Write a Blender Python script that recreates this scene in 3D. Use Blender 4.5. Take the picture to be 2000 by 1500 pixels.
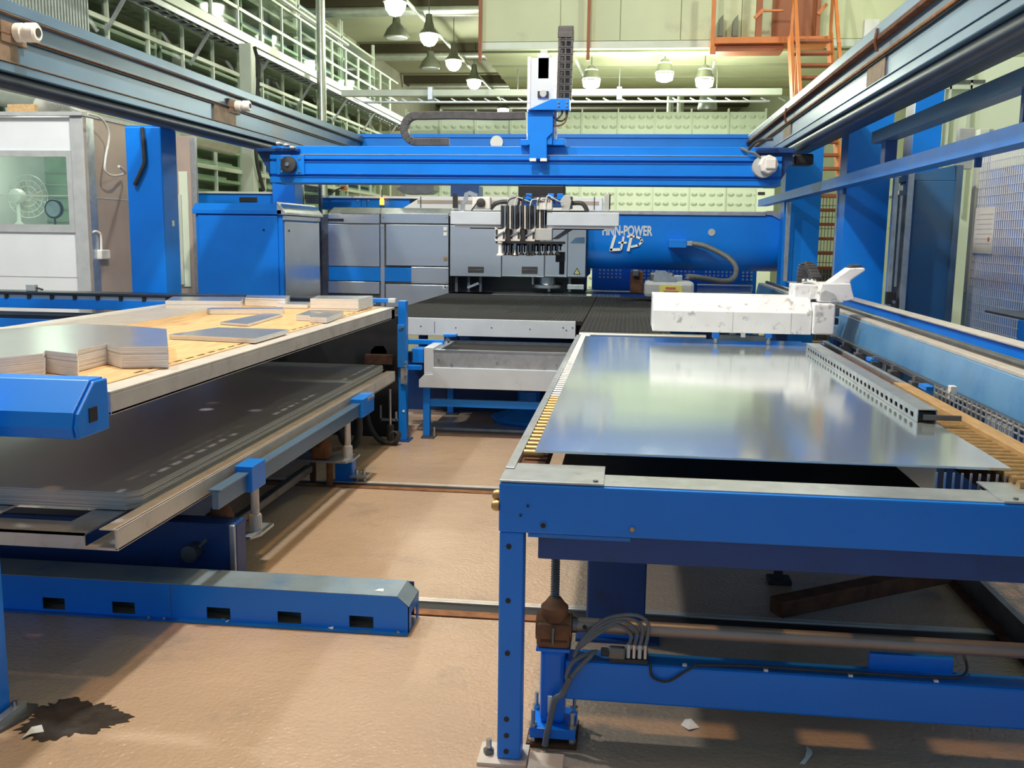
import bpy, bmesh, math, random
from mathutils import Vector, Matrix, noise
random.seed(7)
for o in list(bpy.data.objects): bpy.data.objects.remove(o)
SC = bpy.context.scene
COL = SC.collection
PI = math.pi
# ---------------------------------------------------------------- camera
F_PX, PITCH, YAW, ROLL, CAM_H = 1900.0, .15067436, -.11610691, .01330419, 1.65
def _cam_rows():
    cy, sy = math.cos(YAW), math.sin(YAW)
    cp, sp = math.cos(PITCH), math.sin(PITCH)
    cr, sr = math.cos(ROLL), math.sin(ROLL)
    Rz = Matrix(((cy, -sy, 0), (sy, cy, 0), (0, 0, 1)))
    A = Matrix(((1, 0, 0), (0, 0, -1), (0, 1, 0)))
    Rx = Matrix(((1, 0, 0), (0, cp, -sp), (0, sp, cp)))
    Rr = Matrix(((cr, -sr, 0), (sr, cr, 0), (0, 0, 1)))
    return Rr @ Rx @ A @ Rz
CM = _cam_rows()
CC = Vector((0, 0, CAM_H))
cam_data = bpy.data.cameras.new('camera')
cam_data.sensor_width = 36.0
cam_data.lens = 36.0 * F_PX / 2000.0
cam_data.clip_end = 300
cam = bpy.data.objects.new('camera', cam_data)
COL.objects.link(cam)
r0, r1, r2 = CM[0], CM[1], CM[2]
cam.matrix_world = Matrix(((r0[0], -r1[0], -r2[0], 0), (r0[1], -r1[1], -r2[1], 0), (r0[2], -r1[2], -r2[2], CAM_H), (0, 0, 0, 1)))
SC.camera = cam
# ---------------------------------------------------------------- world, exposure
SC.view_settings.view_transform = 'Standard'
SC.view_settings.look = 'None'
SC.view_settings.exposure = 0.0
SC.view_settings.gamma = 1.0
SC.view_settings.use_curve_mapping = False
W = bpy.data.worlds.new('world'); SC.world = W
W.use_nodes = True
bg = W.node_tree.nodes['Background']
bg.inputs[0].default_value = (.45, .71, 1.0, 1)
bg.inputs[1].default_value = 0.52

# ---------------------------------------------------------------- pixel helpers (2000 x 1500 frame)
CMT = CM.transposed()
def P(x, y, X=None, Y=None, Z=None):
    d = CMT @ Vector(((x - 1000) / F_PX, (y - 750) / F_PX, 1.0))
    if X is not None: t = X / d.x
    elif Y is not None: t = Y / d.y
    else: t = (Z - CAM_H) / d.z
    return CC + d * t
def R(x0, y0, x1, y1, Y):
    """pixel rectangle on the upright plane Y -> X0, X1, Z0, Z1"""
    xm, ym = (x0 + x1) / 2, (y0 + y1) / 2
    return P(x0, ym, Y=Y).x, P(x1, ym, Y=Y).x, P(xm, y1, Y=Y).z, P(xm, y0, Y=Y).z
# ---------------------------------------------------------------- materials
MAT = {}
def pm(name, col, rough=.5, metal=0.0, var=.12, scale=6.0, bump=0.0, bscale=60.0, spots=None, stretch=None, coat=0.0, spec=None):
    m = bpy.data.materials.new(name); m.use_nodes = True
    nt = m.node_tree; N = nt.nodes; L = nt.links
    b = N['Principled BSDF']
    b.inputs['Roughness'].default_value = rough
    b.inputs['Metallic'].default_value = metal
    if coat: b.inputs['Coat Weight'].default_value = coat
    if spec is not None: b.inputs['Specular IOR Level'].default_value = spec
    tc = N.new('ShaderNodeNewGeometry')
    src = tc.outputs['Position']
    if stretch:
        mp = N.new('ShaderNodeMapping'); mp.inputs['Scale'].default_value = stretch
        L.new(src, mp.inputs['Vector']); src = mp.outputs['Vector']
    nz = N.new('ShaderNodeTexNoise'); nz.inputs['Scale'].default_value = scale; nz.inputs['Detail'].default_value = 6
    L.new(src, nz.inputs['Vector'])
    rp = N.new('ShaderNodeValToRGB')
    lo = [c * (1 - var) for c in col]; hi = [min(1, c * (1 + var)) for c in col]
    rp.color_ramp.elements[0].position = .3; rp.color_ramp.elements[0].color = (*lo, 1)
    rp.color_ramp.elements[1].position = .7; rp.color_ramp.elements[1].color = (*hi, 1)
    L.new(nz.outputs['Fac'], rp.inputs['Fac'])
    out = rp.outputs['Color']
    if spots:
        scol, sscale, lo_, hi_ = spots
        n2 = N.new('ShaderNodeTexNoise'); n2.inputs['Scale'].default_value = sscale; n2.inputs['Detail'].default_value = 8
        n2.inputs['Roughness'].default_value = .65
        L.new(src, n2.inputs['Vector'])
        r2_ = N.new('ShaderNodeMapRange'); r2_.inputs['From Min'].default_value = lo_; r2_.inputs['From Max'].default_value = hi_
        L.new(n2.outputs['Fac'], r2_.inputs['Value'])
        mx = N.new('ShaderNodeMix'); mx.data_type = 'RGBA'
        L.new(r2_.outputs['Result'], mx.inputs['Factor']); L.new(out, mx.inputs['A']); mx.inputs['B'].default_value = (*scol, 1)
        out = mx.outputs['Result']
    L.new(out, b.inputs['Base Color'])
    if bump:
        n3 = N.new('ShaderNodeTexNoise'); n3.inputs['Scale'].default_value = bscale; n3.inputs['Detail'].default_value = 3
        L.new(src, n3.inputs['Vector'])
        bp = N.new('ShaderNodeBump'); bp.inputs['Strength'].default_value = bump; bp.inputs['Distance'].default_value = .01
        L.new(n3.outputs['Fac'], bp.inputs['Height']); L.new(bp.outputs['Normal'], b.inputs['Normal'])
    MAT[name] = m
    return m
def em(name, col, strength):
    m = bpy.data.materials.new(name); m.use_nodes = True
    b = m.node_tree.nodes['Principled BSDF']
    b.inputs['Base Color'].default_value = (*col, 1)
    b.inputs['Emission Color'].default_value = (*col, 1)
    b.inputs['Emission Strength'].default_value = strength
    MAT[name] = m
pm('blue', (.001, .195, .78), .38, 0, .06, 3, spots=((.02, .09, .30), 5, .66, .85))
pm('blue_worn', (.008, .16, .56), .42, 0, .10, 5, spots=((.10, .20, .36), 7, .56, .80))
pm('blue_sheen', (.10, .27, .50), .30, .1, .08, 4, spots=((.05, .20, .46), 3, .5, .7))  # blue lightened to carry the pale reflection on the positioning rail
pm('blue_grey', (.035, .15, .36), .45, 0, .10, 2, spots=((.12, .17, .24), 1.2, .5, .8))
pm('blue_dusty_sheen', (.20, .27, .33), .40, .1, .12, 6, spots=((.10, .20, .36), 5, .5, .7))  # dusty blue; pale reflection on the cover top put into the colour
pm('rust_pale', (.22, .155, .11), .6, .3, .3, 9)
pm('shaft', (.30, .25, .22), .42, .5, .15, 12, stretch=(.4, 1, 1))
pm('alu_edge', (.86, .85, .84), .55, .15, .05, 30, stretch=(1, 1, 5))
pm('tan', (.40, .26, .12), .6, 0, .2, 8, stretch=(6, 1, 6))
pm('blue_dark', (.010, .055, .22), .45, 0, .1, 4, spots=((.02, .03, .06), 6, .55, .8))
pm('rail_steel', (.10, .185, .30), .36, .25, .18, 3, spots=((.26, .15, .09), 2.2, .60, .80), stretch=(1, .35, 1))
pm('rust', (.22, .095, .04), .75, .2, .4, 12, .25, 40)
pm('rust_dark', (.12, .05, .025), .8, .2, .4, 12, .3, 40)
pm('dark_tube', (.035, .045, .07), .38, .5, .2, 6)
pm('galv', (.50, .54, .58), .38, .75, .12, 14, spots=((.36, .33, .30), 8, .55, .8))
pm('steel', (.55, .56, .57), .28, .95, .08, 10)
pm('steel_dark', (.16, .17, .18), .42, .8, .2, 10)
pm('silver_paint', (.60, .67, .75), .42, .15, .06, 5, spots=((.45, .47, .50), 9, .60, .85))
pm('white_paint', (.80, .82, .86), .45, 0, .05, 6, spots=((.36, .35, .36), 14, .56, .68))
pm('white_clean', (.80, .83, .86), .45, 0, .03, 3)
pm('plastic_white', (.78, .78, .76), .4, 0, .04, 6)
pm('plastic_grey', (.45, .47, .48), .5, 0, .08, 10)
pm('stainless', (.74, .77, .80), .27, .85, .05, 5, .02, 200, stretch=(.15, 1, 1))
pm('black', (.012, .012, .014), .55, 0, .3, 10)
pm('rubber', (.035, .035, .038), .6, 0, .25, 14)
pm('chain', (.06, .06, .065), .5, 0, .25, 20)
pm('brush', (.016, .016, .019), .9, 0, .4, 30, .6, 160)
pm('sheet_grey', (.44, .45, .46), .38, .5, .06, 2, stretch=(1, .2, 1))
pm('sheet_edge', (.60, .52, .45), .5, .2, .15, 8, stretch=(.3, .3, 40))
pm('wood', (.60, .39, .19), .62, 0, .22, 7, spots=((.36, .18, .07), 5, .58, .8), stretch=(8, .8, 8))
pm('pallet', (.62, .58, .54), .46, .35, .08, 7, spots=((.42, .36, .30), 9, .55, .8))
pm('wall_green', (.50, .60, .42), .6, 0, .05, 1.5)
pm('panel_green', (.70, .80, .66), .5, 0, .03, 2)
pm('ceil', (.34, .36, .25), .7, 0, .05, 1)
pm('ceil_beam', (.075, .06, .035), .7, 0, .1, 1)
pm('mezz', (.63, .68, .46), .6, 0, .06, 1.2, spots=((.42, .44, .33), 1.5, .6, .85))
pm('concrete', (.40, .41, .33), .75, 0, .12, 2, .1, 20)
pm('frame_white', (.60, .67, .58), .45, .1, .05, 4)
pm('shelf_grey', (.38, .43, .37), .6, .2, .35, 1.3, stretch=(1, 1, 6))
pm('orange', (.62, .20, .055), .5, 0, .1, 5)
pm('orange_dark', (.32, .10, .04), .55, 0, .1, 4)
pm('brass', (.46, .30, .13), .42, .6, .2, 25)
pm('yellow', (.72, .68, .16), .5, 0, .05, 6)
pm('label_red', (.55, .16, .10), .5, 0, .1, 6)
pm('paper', (.80, .82, .82), .6, 0, .03, 6)
pm('print', (.10, .10, .12), .6, 0, .05, 6)
pm('beige_wall', (.44, .36, .32), .5, .1, .08, 3)
pm('room_green', (.30, .44, .32), .6, 0, .15, 3)
pm('duct', (.60, .64, .62), .34, .8, .08, 6)
pm('hose', (.56, .56, .50), .5, 0, .08, 10)
pm('cable_grey', (.14, .15, .16), .5, 0, .15, 20)
pm('cable_white', (.62, .63, .62), .5, 0, .1, 20)
pm('oil', (.045, .038, .032), .34, 0, .3, 20, .15, 60)
pm('lamp_metal', (.13, .14, .11), .35, .6, .1, 8)  # darkened in colour because the hanging bells are seen against light
em('bulb', (1.0, .98, .80), 26)
em('beacon', (1.0, .35, .05), 3)
# floor: painted concrete, slightly pebbled and glossy
m = pm('floor_paint', (.49, .36, .255), .22, 0, .12, 1.1, spots=((.30, .25, .20), 2.4, .58, .80))
nt = m.node_tree; b = nt.nodes['Principled BSDF']
g = nt.nodes.new('ShaderNodeNewGeometry')
n1 = nt.nodes.new('ShaderNodeTexNoise'); n1.inputs['Scale'].default_value = 55; n1.inputs['Detail'].default_value = 4
n2 = nt.nodes.new('ShaderNodeTexNoise'); n2.inputs['Scale'].default_value = 9; n2.inputs['Detail'].default_value = 2
ad = nt.nodes.new('ShaderNodeMath'); ad.operation = 'ADD'
nt.links.new(g.outputs['Position'], n1.inputs['Vector']); nt.links.new(g.outputs['Position'], n2.inputs['Vector'])
nt.links.new(n1.outputs['Fac'], ad.inputs[0]); nt.links.new(n2.outputs['Fac'], ad.inputs[1])
bp = nt.nodes.new('ShaderNodeBump'); bp.inputs['Strength'].default_value = .8; bp.inputs['Distance'].default_value = .008
nt.links.new(ad.outputs[0], bp.inputs['Height']); nt.links.new(bp.outputs['Normal'], b.inputs['Normal'])
# large metal sheet: mirror-like with slow waviness
m = pm('sheet_mirror', (.68, .78, .80), .11, .80, .03, 2)
nt = m.node_tree; b = nt.nodes['Principled BSDF']
g = nt.nodes.new('ShaderNodeNewGeometry')
n1 = nt.nodes.new('ShaderNodeTexNoise'); n1.inputs['Scale'].default_value = 1.3; n1.inputs['Detail'].default_value = 1
nt.links.new(g.outputs['Position'], n1.inputs['Vector'])
bp = nt.nodes.new('ShaderNodeBump'); bp.inputs['Strength'].default_value = .35; bp.inputs['Distance'].default_value = .012
nt.links.new(n1.outputs['Fac'], bp.inputs['Height']); nt.links.new(bp.outputs['Normal'], b.inputs['Normal'])
# brush table top: fine rows of bristles
m = MAT['brush']; nt = m.node_tree; b = nt.nodes['Principled BSDF']
g = nt.nodes.new('ShaderNodeNewGeometry'); wv = nt.nodes.new('ShaderNodeTexWave')
wv.inputs['Scale'].default_value = 9; wv.bands_direction = 'X'; wv.inputs['Distortion'].default_value = .4
nt.links.new(g.outputs['Position'], wv.inputs['Vector'])
bp = nt.nodes.new('ShaderNodeBump'); bp.inputs['Strength'].default_value = .9; bp.inputs['Distance'].default_value = .01
nt.links.new(wv.outputs['Fac'], bp.inputs['Height']); nt.links.new(bp.outputs['Normal'], b.inputs['Normal'])
# glass
m = bpy.data.materials.new('glass'); m.use_nodes = True
b = m.node_tree.nodes['Principled BSDF']
b.inputs['Base Color'].default_value = (.85, .95, .88, 1); b.inputs['Roughness'].default_value = .03
b.inputs['Transmission Weight'].default_value = 1.0; b.inputs['IOR'].default_value = 1.05
MAT['glass'] = m

# ---------------------------------------------------------------- mesh builder
def basis(d):
    d = d.normalized()
    up = Vector((0, 0, 1)) if abs(d.z) < .95 else Vector((0, 1, 0))
    a = d.cross(up).normalized(); b = a.cross(d).normalized()
    return a, b
class MB:
    def __init__(s): s.v = []; s.f = []
    def _add(s, vs, fs):
        n = len(s.v); s.v += [Vector(v) for v in vs]; s.f += [[i + n for i in f] for f in fs]; return s
    def box(s, x0, x1, y0, y1, z0, z1):
        if x0 > x1: x0, x1 = x1, x0
        if y0 > y1: y0, y1 = y1, y0
        if z0 > z1: z0, z1 = z1, z0
        return s._add([(x0, y0, z0), (x1, y0, z0), (x1, y1, z0), (x0, y1, z0), (x0, y0, z1), (x1, y0, z1), (x1, y1, z1), (x0, y1, z1)],
                      [(0, 3, 2, 1), (4, 5, 6, 7), (0, 1, 5, 4), (1, 2, 6, 5), (2, 3, 7, 6), (3, 0, 4, 7)])
    def px(s, x0, y0, x1, y1, Y, d):
        X0, X1, Z0, Z1 = R(x0, y0, x1, y1, Y)
        return s.box(X0, X1, Y, Y + d, Z0, Z1)
    def bar(s, p0, p1, w, h):
        p0, p1 = Vector(p0), Vector(p1); a, b = basis(p1 - p0); a = a * (w / 2); b = b * (h / 2)
        vs = [p + sa * a + sb * b for p in (p0, p1) for sa, sb in ((-1, -1), (1, -1), (1, 1), (-1, 1))]
        return s._add(vs, [(3, 2, 1, 0), (4, 5, 6, 7), (0, 1, 5, 4), (1, 2, 6, 5), (2, 3, 7, 6), (3, 0, 4, 7)])
    def cyl(s, p0, p1, r, r2=None, n=14, caps=True):
        p0, p1 = Vector(p0), Vector(p1); a, b = basis(p1 - p0); r2 = r if r2 is None else r2
        vs = [p + (a * math.cos(2 * PI * k / n) + b * math.sin(2 * PI * k / n)) * q for p, q in ((p0, r), (p1, r2)) for k in range(n)]
        fs = [(k, (k + 1) % n, n + (k + 1) % n, n + k) for k in range(n)]
        if caps: fs += [tuple(range(n - 1, -1, -1)), tuple(range(n, 2 * n))]
        return s._add(vs, fs)
    def tube(s, pts, r, n=8, sq=None):
        pts = [Vector(p) for p in pts]; rings = []
        d0 = (pts[1] - pts[0]).normalized(); a, b = basis(d0)
        for i, p in enumerate(pts):
            d = (pts[min(i + 1, len(pts) - 1)] - pts[max(i - 1, 0)]).normalized()
            a = (a - d * a.dot(d)); a = a.normalized() if a.length > 1e-6 else basis(d)[0]
            b = d.cross(a)
            if sq: ring = [p + a * (u * sq[0]) + b * (w * sq[1]) for u, w in ((-.5, -.5), (.5, -.5), (.5, .5), (-.5, .5))]
            else: ring = [p + (a * math.cos(2 * PI * k / n) + b * math.sin(2 * PI * k / n)) * r for k in range(n)]
            rings.append(ring)
        m_ = len(rings[0]); vs = [v for rg in rings for v in rg]; fs = []
        for i in range(len(rings) - 1):
            for k in range(m_): fs.append((i * m_ + k, i * m_ + (k + 1) % m_, (i + 1) * m_ + (k + 1) % m_, (i + 1) * m_ + k))
        fs += [tuple(range(m_ - 1, -1, -1)), tuple(range((len(rings) - 1) * m_, len(rings) * m_))]
        return s._add(vs, fs)
    def prism(s, poly, axis, a, b):
        def mk(p, t): return {'x': (t, p[0], p[1]), 'y': (p[0], t, p[1]), 'z': (p[0], p[1], t)}[axis]
        n = len(poly)
        vs = [mk(p, a) for p in poly] + [mk(p, b) for p in poly]
        return s._add(vs, [tuple(range(n)), tuple(range(2 * n - 1, n - 1, -1))] + [(k, n + k, n + (k + 1) % n, (k + 1) % n) for k in range(n)])
    def lathe(s, c, prof, axis='z', n=20):
        c = Vector(c); ax = {'x': Vector((1, 0, 0)), 'y': Vector((0, 1, 0)), 'z': Vector((0, 0, 1))}[axis]; a, b = basis(ax)
        vs = [c + ax * h + (a * math.cos(2 * PI * k / n) + b * math.sin(2 * PI * k / n)) * r for r, h in prof for k in range(n)]
        fs = [(i * n + k, i * n + (k + 1) % n, (i + 1) * n + (k + 1) % n, (i + 1) * n + k) for i in range(len(prof) - 1) for k in range(n)]
        fs += [tuple(range(n - 1, -1, -1)), tuple(range((len(prof) - 1) * n, len(prof) * n))]
        return s._add(vs, fs)
    def plate(s, outer, holes, axis, a, b):
        """flat plate with real holes, extruded a..b along axis; 2D points like prism"""
        cu = bpy.data.curves.new('tmp', 'CURVE'); cu.dimensions = '2D'; cu.fill_mode = 'BOTH'; cu.extrude = abs(b - a) / 2
        for lp in [outer] + holes:
            sp = cu.splines.new('POLY'); sp.points.add(len(lp) - 1); sp.use_cyclic_u = True
            for q, p in zip(sp.points, lp): q.co = (p[0], p[1], 0, 1)
        ob = bpy.data.objects.new('tmp', cu); me = ob.to_mesh()
        mid = (a + b) / 2
        def mk(c): return {'x': (mid + c[2], c[0], c[1]), 'y': (c[0], mid + c[2], c[1]), 'z': (c[0], c[1], mid + c[2])}[axis]
        s._add([mk(v.co) for v in me.vertices], [tuple(p.vertices) for p in me.polygons])
        ob.to_mesh_clear(); bpy.data.objects.remove(ob); bpy.data.curves.remove(cu)
        return s
    def build(s, name, mat, parent=None, bev=0.0, smooth=False):
        vs = s.v; lo = Vector((min(v.x for v in vs), min(v.y for v in vs), min(v.z for v in vs))); hi = Vector((max(v.x for v in vs), max(v.y for v in vs), max(v.z for v in vs)))
        c = Vector(((lo.x + hi.x) / 2, (lo.y + hi.y) / 2, lo.z))
        me = bpy.data.meshes.new(name); me.from_pydata([v - c for v in vs], [], s.f); me.update()
        bm = bmesh.new(); bm.from_mesh(me); bmesh.ops.recalc_face_normals(bm, faces=bm.faces); bm.to_mesh(me); bm.free()
        o = bpy.data.objects.new(name, me); COL.objects.link(o)
        me.materials.append(MAT[mat] if isinstance(mat, str) else mat)
        if parent:
            o.parent = parent; pw = Vector((0, 0, 0)); q = parent
            while q: pw = pw + q.location; q = q.parent
            o.location = c - pw
        else: o.location = c
        if bev:
            md = o.modifiers.new('bevel', 'BEVEL'); md.width = bev; md.segments = 2; md.limit_method = 'ANGLE'; md.angle_limit = .7
        if smooth:
            for p in me.polygons: p.use_smooth = True
            try: me.set_sharp_from_angle(angle=.7)
            except Exception: pass
        return o
def tag(o, label, cat, group=None, kind=None):
    o['label'] = label; o['category'] = cat
    if group: o['group'] = group
    if kind: o['kind'] = kind
    return o
def struct(o, label=None):
    o['kind'] = 'structure'
    if label: o['label'] = label
    return o
def thing(name, label, cat, loc=(0, 0, 0), group=None):
    o = bpy.data.objects.new(name, None); COL.objects.link(o); o.location = loc
    o.empty_display_size = .1
    return tag(o, label, cat, group)
def dup(root, delta, label=None):
    def cp(o, par):
        c = o.copy(); COL.objects.link(c); c.parent = par
        for ch in [k for k in KIDS.get(o.name, [])]: cp(ch, c)
        return c
    KIDS = {}
    for k in list(COL.objects):
        if k.parent: KIDS.setdefault(k.parent.name, []).append(k)
    r = cp(root, root.parent); r.location = root.location + Vector(delta)
    if label: r['label'] = label
    return r
def inst(o, delta):
    c = o.copy(); COL.objects.link(c); c.location = o.location + Vector(delta); return c
def circ(cx, cy, r, n=14): return [(cx + r * math.cos(2 * PI * k / n), cy + r * math.sin(2 * PI * k / n)) for k in range(n)]
def rect(x0, x1, y0, y1): return [(x0, y0), (x1, y0), (x1, y1), (x0, y1)]
def smooth_path(pts, n=8):
    pts = [Vector(p) for p in pts]; out = []
    for i in range(len(pts) - 1):
        p0, p1, p2, p3 = pts[max(i - 1, 0)], pts[i], pts[i + 1], pts[min(i + 2, len(pts) - 1)]
        for k in range(n):
            t = k / n
            out.append(.5 * ((2 * p1) + (p2 - p0) * t + (2 * p0 - 5 * p1 + 4 * p2 - p3) * t * t + (3 * p1 - p0 - 3 * p2 + p3) * t ** 3))
    return out + [pts[-1]]
def text_mesh(name, body, size, loc, mat, parent, sx=1.0, shear=0.0, bold=0.0, extrude=.003):
    cu = bpy.data.curves.new(name, 'FONT'); cu.body = body; cu.size = size; cu.extrude = extrude; cu.offset = bold; cu.shear = shear
    ob = bpy.data.objects.new('tmp', cu); me = ob.to_mesh()
    mb = MB(); mb._add([Vector((loc[0] + v.co.x * sx, loc[1] - v.co.z, loc[2] + v.co.y)) for v in me.vertices], [tuple(p.vertices) for p in me.polygons])
    ob.to_mesh_clear(); bpy.data.objects.remove(ob); bpy.data.curves.remove(cu)
    return mb.build(name, mat, parent)
# thin clear glass (no refraction): mostly transparent with a weak mirror
m = MAT['glass']; nt = m.node_tree; nt.nodes.clear()
o_ = nt.nodes.new('ShaderNodeOutputMaterial'); mx_ = nt.nodes.new('ShaderNodeMixShader'); tr_ = nt.nodes.new('ShaderNodeBsdfTransparent'); gl_ = nt.nodes.new('ShaderNodeBsdfGlossy')
tr_.inputs[0].default_value = (.88, .95, .90, 1); gl_.inputs['Roughness'].default_value = .05; mx_.inputs[0].default_value = .10
nt.links.new(tr_.outputs[0], mx_.inputs[1]); nt.links.new(gl_.outputs[0], mx_.inputs[2]); nt.links.new(mx_.outputs[0], o_.inputs[0])

# ================================================================ LAMPS (they light the hall)
def lamp(px, py, Z, label, power, col=(1, .97, .72), size=.20, pos=None, group='hanging hall lamps', hood='lamp_metal', lit=True, spot=None, soft=.22):
    c = pos if pos else P(px, py, Z=Z)
    t = thing('hanging_lamp', label, 'lamp', (c.x, c.y, c.z - .15), group)
    MB().lathe((c.x, c.y, c.z), [(size * 1.0, -.10), (size * 1.05, -.09), (size * (.55 if lit else .75), .12 if not lit else .05), (size * .35, .26), (size * .30, .40), (size * .2, .42)], 'z', 20).build('reflector', hood, t, smooth=True)
    if lit: MB().lathe((c.x, c.y, c.z), [(size * .05, -.40), (size * .5, -.36), (size * .82, -.24), (size * .9, -.12), (size * .9, -.06)], 'z', 18).build('diffuser', 'bulb', t, smooth=True)
    else: MB().lathe((c.x, c.y, c.z), [(size * .05, -.13), (size * .8, -.12), (size * .9, -.06)], 'z', 16).build('diffuser', 'galv', t, smooth=True)
    MB().cyl((c.x, c.y, c.z + .42), (c.x, c.y, 8.02), .012, n=6).build('suspension_rod', 'lamp_metal', t)
    if power:
        if spot:
            ld = bpy.data.lights.new('lamp_light', 'SPOT'); ld.spot_size = spot; ld.spot_blend = .25; ld.shadow_soft_size = soft
        else:
            ld = bpy.data.lights.new('lamp_light', 'POINT'); ld.shadow_soft_size = soft
        ld.energy = power; ld.color = col
        lo = bpy.data.objects.new('lamp_light', ld); COL.objects.link(lo); lo.parent = t; lo.location = (0, 0, -.35)
    return t
GREENISH = (.97, 1.0, .78)
WARM = (1.0, .80, .56)
LN = ['nearest', 'second nearest', 'third nearest', 'fourth nearest', 'farthest']
for k, (x, y) in enumerate(((772, -4), (838, 60), (886, 112), (926, 151), (983, 208))):
    lamp(x, y, 6.9, LN[k] + ' glowing lamp of the bright row left of the mezzanine room', 330, GREENISH, size=.27)
a_, b_ = P(772, -4, Z=7.2), P(983, 208, Z=7.2)
tag(MB().cyl((a_.x, a_.y - 6, 7.38), (b_.x, b_.y, 7.38), .05, n=8).build('lamp_conduit', 'frame_white', smooth=True), 'straight white conduit above the row of glowing lamps', 'conduit')
lamp(775, 66, 6.9, 'unlit dark bell lamp under the ceiling, the nearer of two', 0, lit=False, size=.34)
lamp(841, 127, 6.9, 'unlit dark bell lamp under the ceiling, the farther of two', 0, lit=False, size=.34)
for x, y, w in ((1155, 156, 'left'), (1298, 143, 'middle'), (1376, 155, 'right')):
    c = P(x, y, Y=16.6)
    t = thing('bay_lamp', 'glowing bay lamp hung below the mezzanine room, ' + w + ' of the three', 'lamp', (c.x, c.y, c.z - .15), 'lamps below the mezzanine room')
    MB().lathe(c, [(.05, -.14), (.13, -.11), (.15, 0), (.10, .16)], 'z', 16).build('diffuser', 'bulb', t, smooth=True)
    MB().lathe(c, [(.155, -.02), (.11, .14), (.05, .22)], 'z', 16).build('reflector', 'lamp_metal', t, smooth=True)
    MB().cyl((c.x, c.y, c.z + .2), (c.x, c.y, P(1300, 92, Y=16).z - .032), .01, n=6).build('suspension_rod', 'lamp_metal', t)
    ld = bpy.data.lights.new('lamp_light', 'POINT'); ld.energy = 90; ld.color = GREENISH; ld.shadow_soft_size = .16
    lo = bpy.data.objects.new('lamp_light', ld); COL.objects.link(lo); lo.parent = t; lo.location = (0, -.25, -.15)
# lamps above the machine, out of frame; stairs and cabin ones added to brighten
for (x, y), e, col, w in (((-.9, 2.8), 480, (1.0, .55, .22), 'near floor'), ((-1.6, 5.5), 1180, (1.0, .92, .82), 'pallets'), ((2.9, 11.6), 260, (.97, 1, .84), 'orange stairs, added to brighten the mezzanine front'), ((-5.2, 5.2), 800, (.84, .93, 1), 'white cabin, added to brighten its front')):
    lamp(0, 0, 0, 'ceiling bay lamp high above the ' + w, e, col, .27, Vector((x, y, 7.2)), 'bay lamps above the machine line', soft=.16)

# ================================================================ HALL
fl = MB()
TR = ((3.99, 4.21, -3.9, 1.66), (6.05, 6.25, -3.9, 1.66))
fl.box(-16, 9, -6, 3.99, -.2, 0); fl.box(-16, 9, 4.21, 6.05, -.2, 0); fl.box(-16, 9, 6.25, 60, -.2, 0)
for y0, y1, x0, x1 in TR:
    fl.box(-16, x0, y0, y1, -.2, 0); fl.box(x1, 9, y0, y1, -.2, 0); fl.box(x0, x1, y0, y1, -.2, -.06)
struct(fl.build('floor', 'floor_paint'), 'pebbled beige painted concrete floor')
for y0, y1, x0, x1 in TR:
    w = 'nearer' if y0 < 5 else 'farther'
    t = thing('floor_rail', 'rusty steel rail sunk in the floor, the %s of two' % w, 'rail', (0, y0, -.06), 'rails sunk in the floor')
    MB().box(x0, x1, y1 - .05, y1 - .025, -.058, .003).build('rail_head', 'pallet', t, .002)
    MB().box(x0, x1, y0 + .02, y0 + .085, -.058, .001).build('rail_foot', 'rust', t, .003)
    MB().box(x0, x1, y1 - .022, y1 - .004, -.058, .003).build('edge_strip', 'pallet', t, .002)
    MB().box(x0, x1, y0 + .088, y1 - .055, -.0595, -.004).build('dark_gap_strip', 'black', t)  # black strip standing in for the shade in the trench gap
# ceiling and its beams
ce = struct(MB().box(-16, 9, -6, 60, 8.05, 8.25).build('ceiling', 'ceil'))
for Y in (20.4, 27.0, 33.6, 40.2, 46.8):
    MB().box(-16, 9, Y, Y + .9, 7.75, 8.05).build('ceiling_beam', 'ceil_beam', ce)
    MB().cyl((-9, Y - .2, 7.58), (3, Y - .2, 7.58), .13, n=16).build('air_duct', 'duct', ce, smooth=True)
struct(MB().box(-16, 9, 60, 60.3, -.2, 8.25).build('wall_back', 'panel_green'), 'pale far end wall of the hall')
wr = struct(MB().box(5.3, 5.6, 5.5, 60, 0, 8.05).build('wall_right', 'wall_green'), 'pale green panelled side wall')
for i in range(10):
    for j in range(4):
        y0 = 6.0 + i * 1.5
        MB().box(5.265, 5.30, y0 + .012, y0 + 1.488, j * 1.9 + .02, j * 1.9 + 1.885).build('wall_panel', 'wall_green', wr, .006)
for i in (1, 4, 7):
    MB().box(5.14, 5.265, 6.0 + i * 1.5 - .06, 6.0 + i * 1.5 + .06, 0, 8).build('wall_post', 'frame_white', wr)
for z in (2.55, 5.5):
    MB().box(5.16, 5.262, 6, 21, z, z + .10).build('wall_rail', 'frame_white', wr)
struct(MB().box(-9.6, -9.3, 9, 60, 0, 8.05).build('wall_left', 'concrete'))
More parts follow.
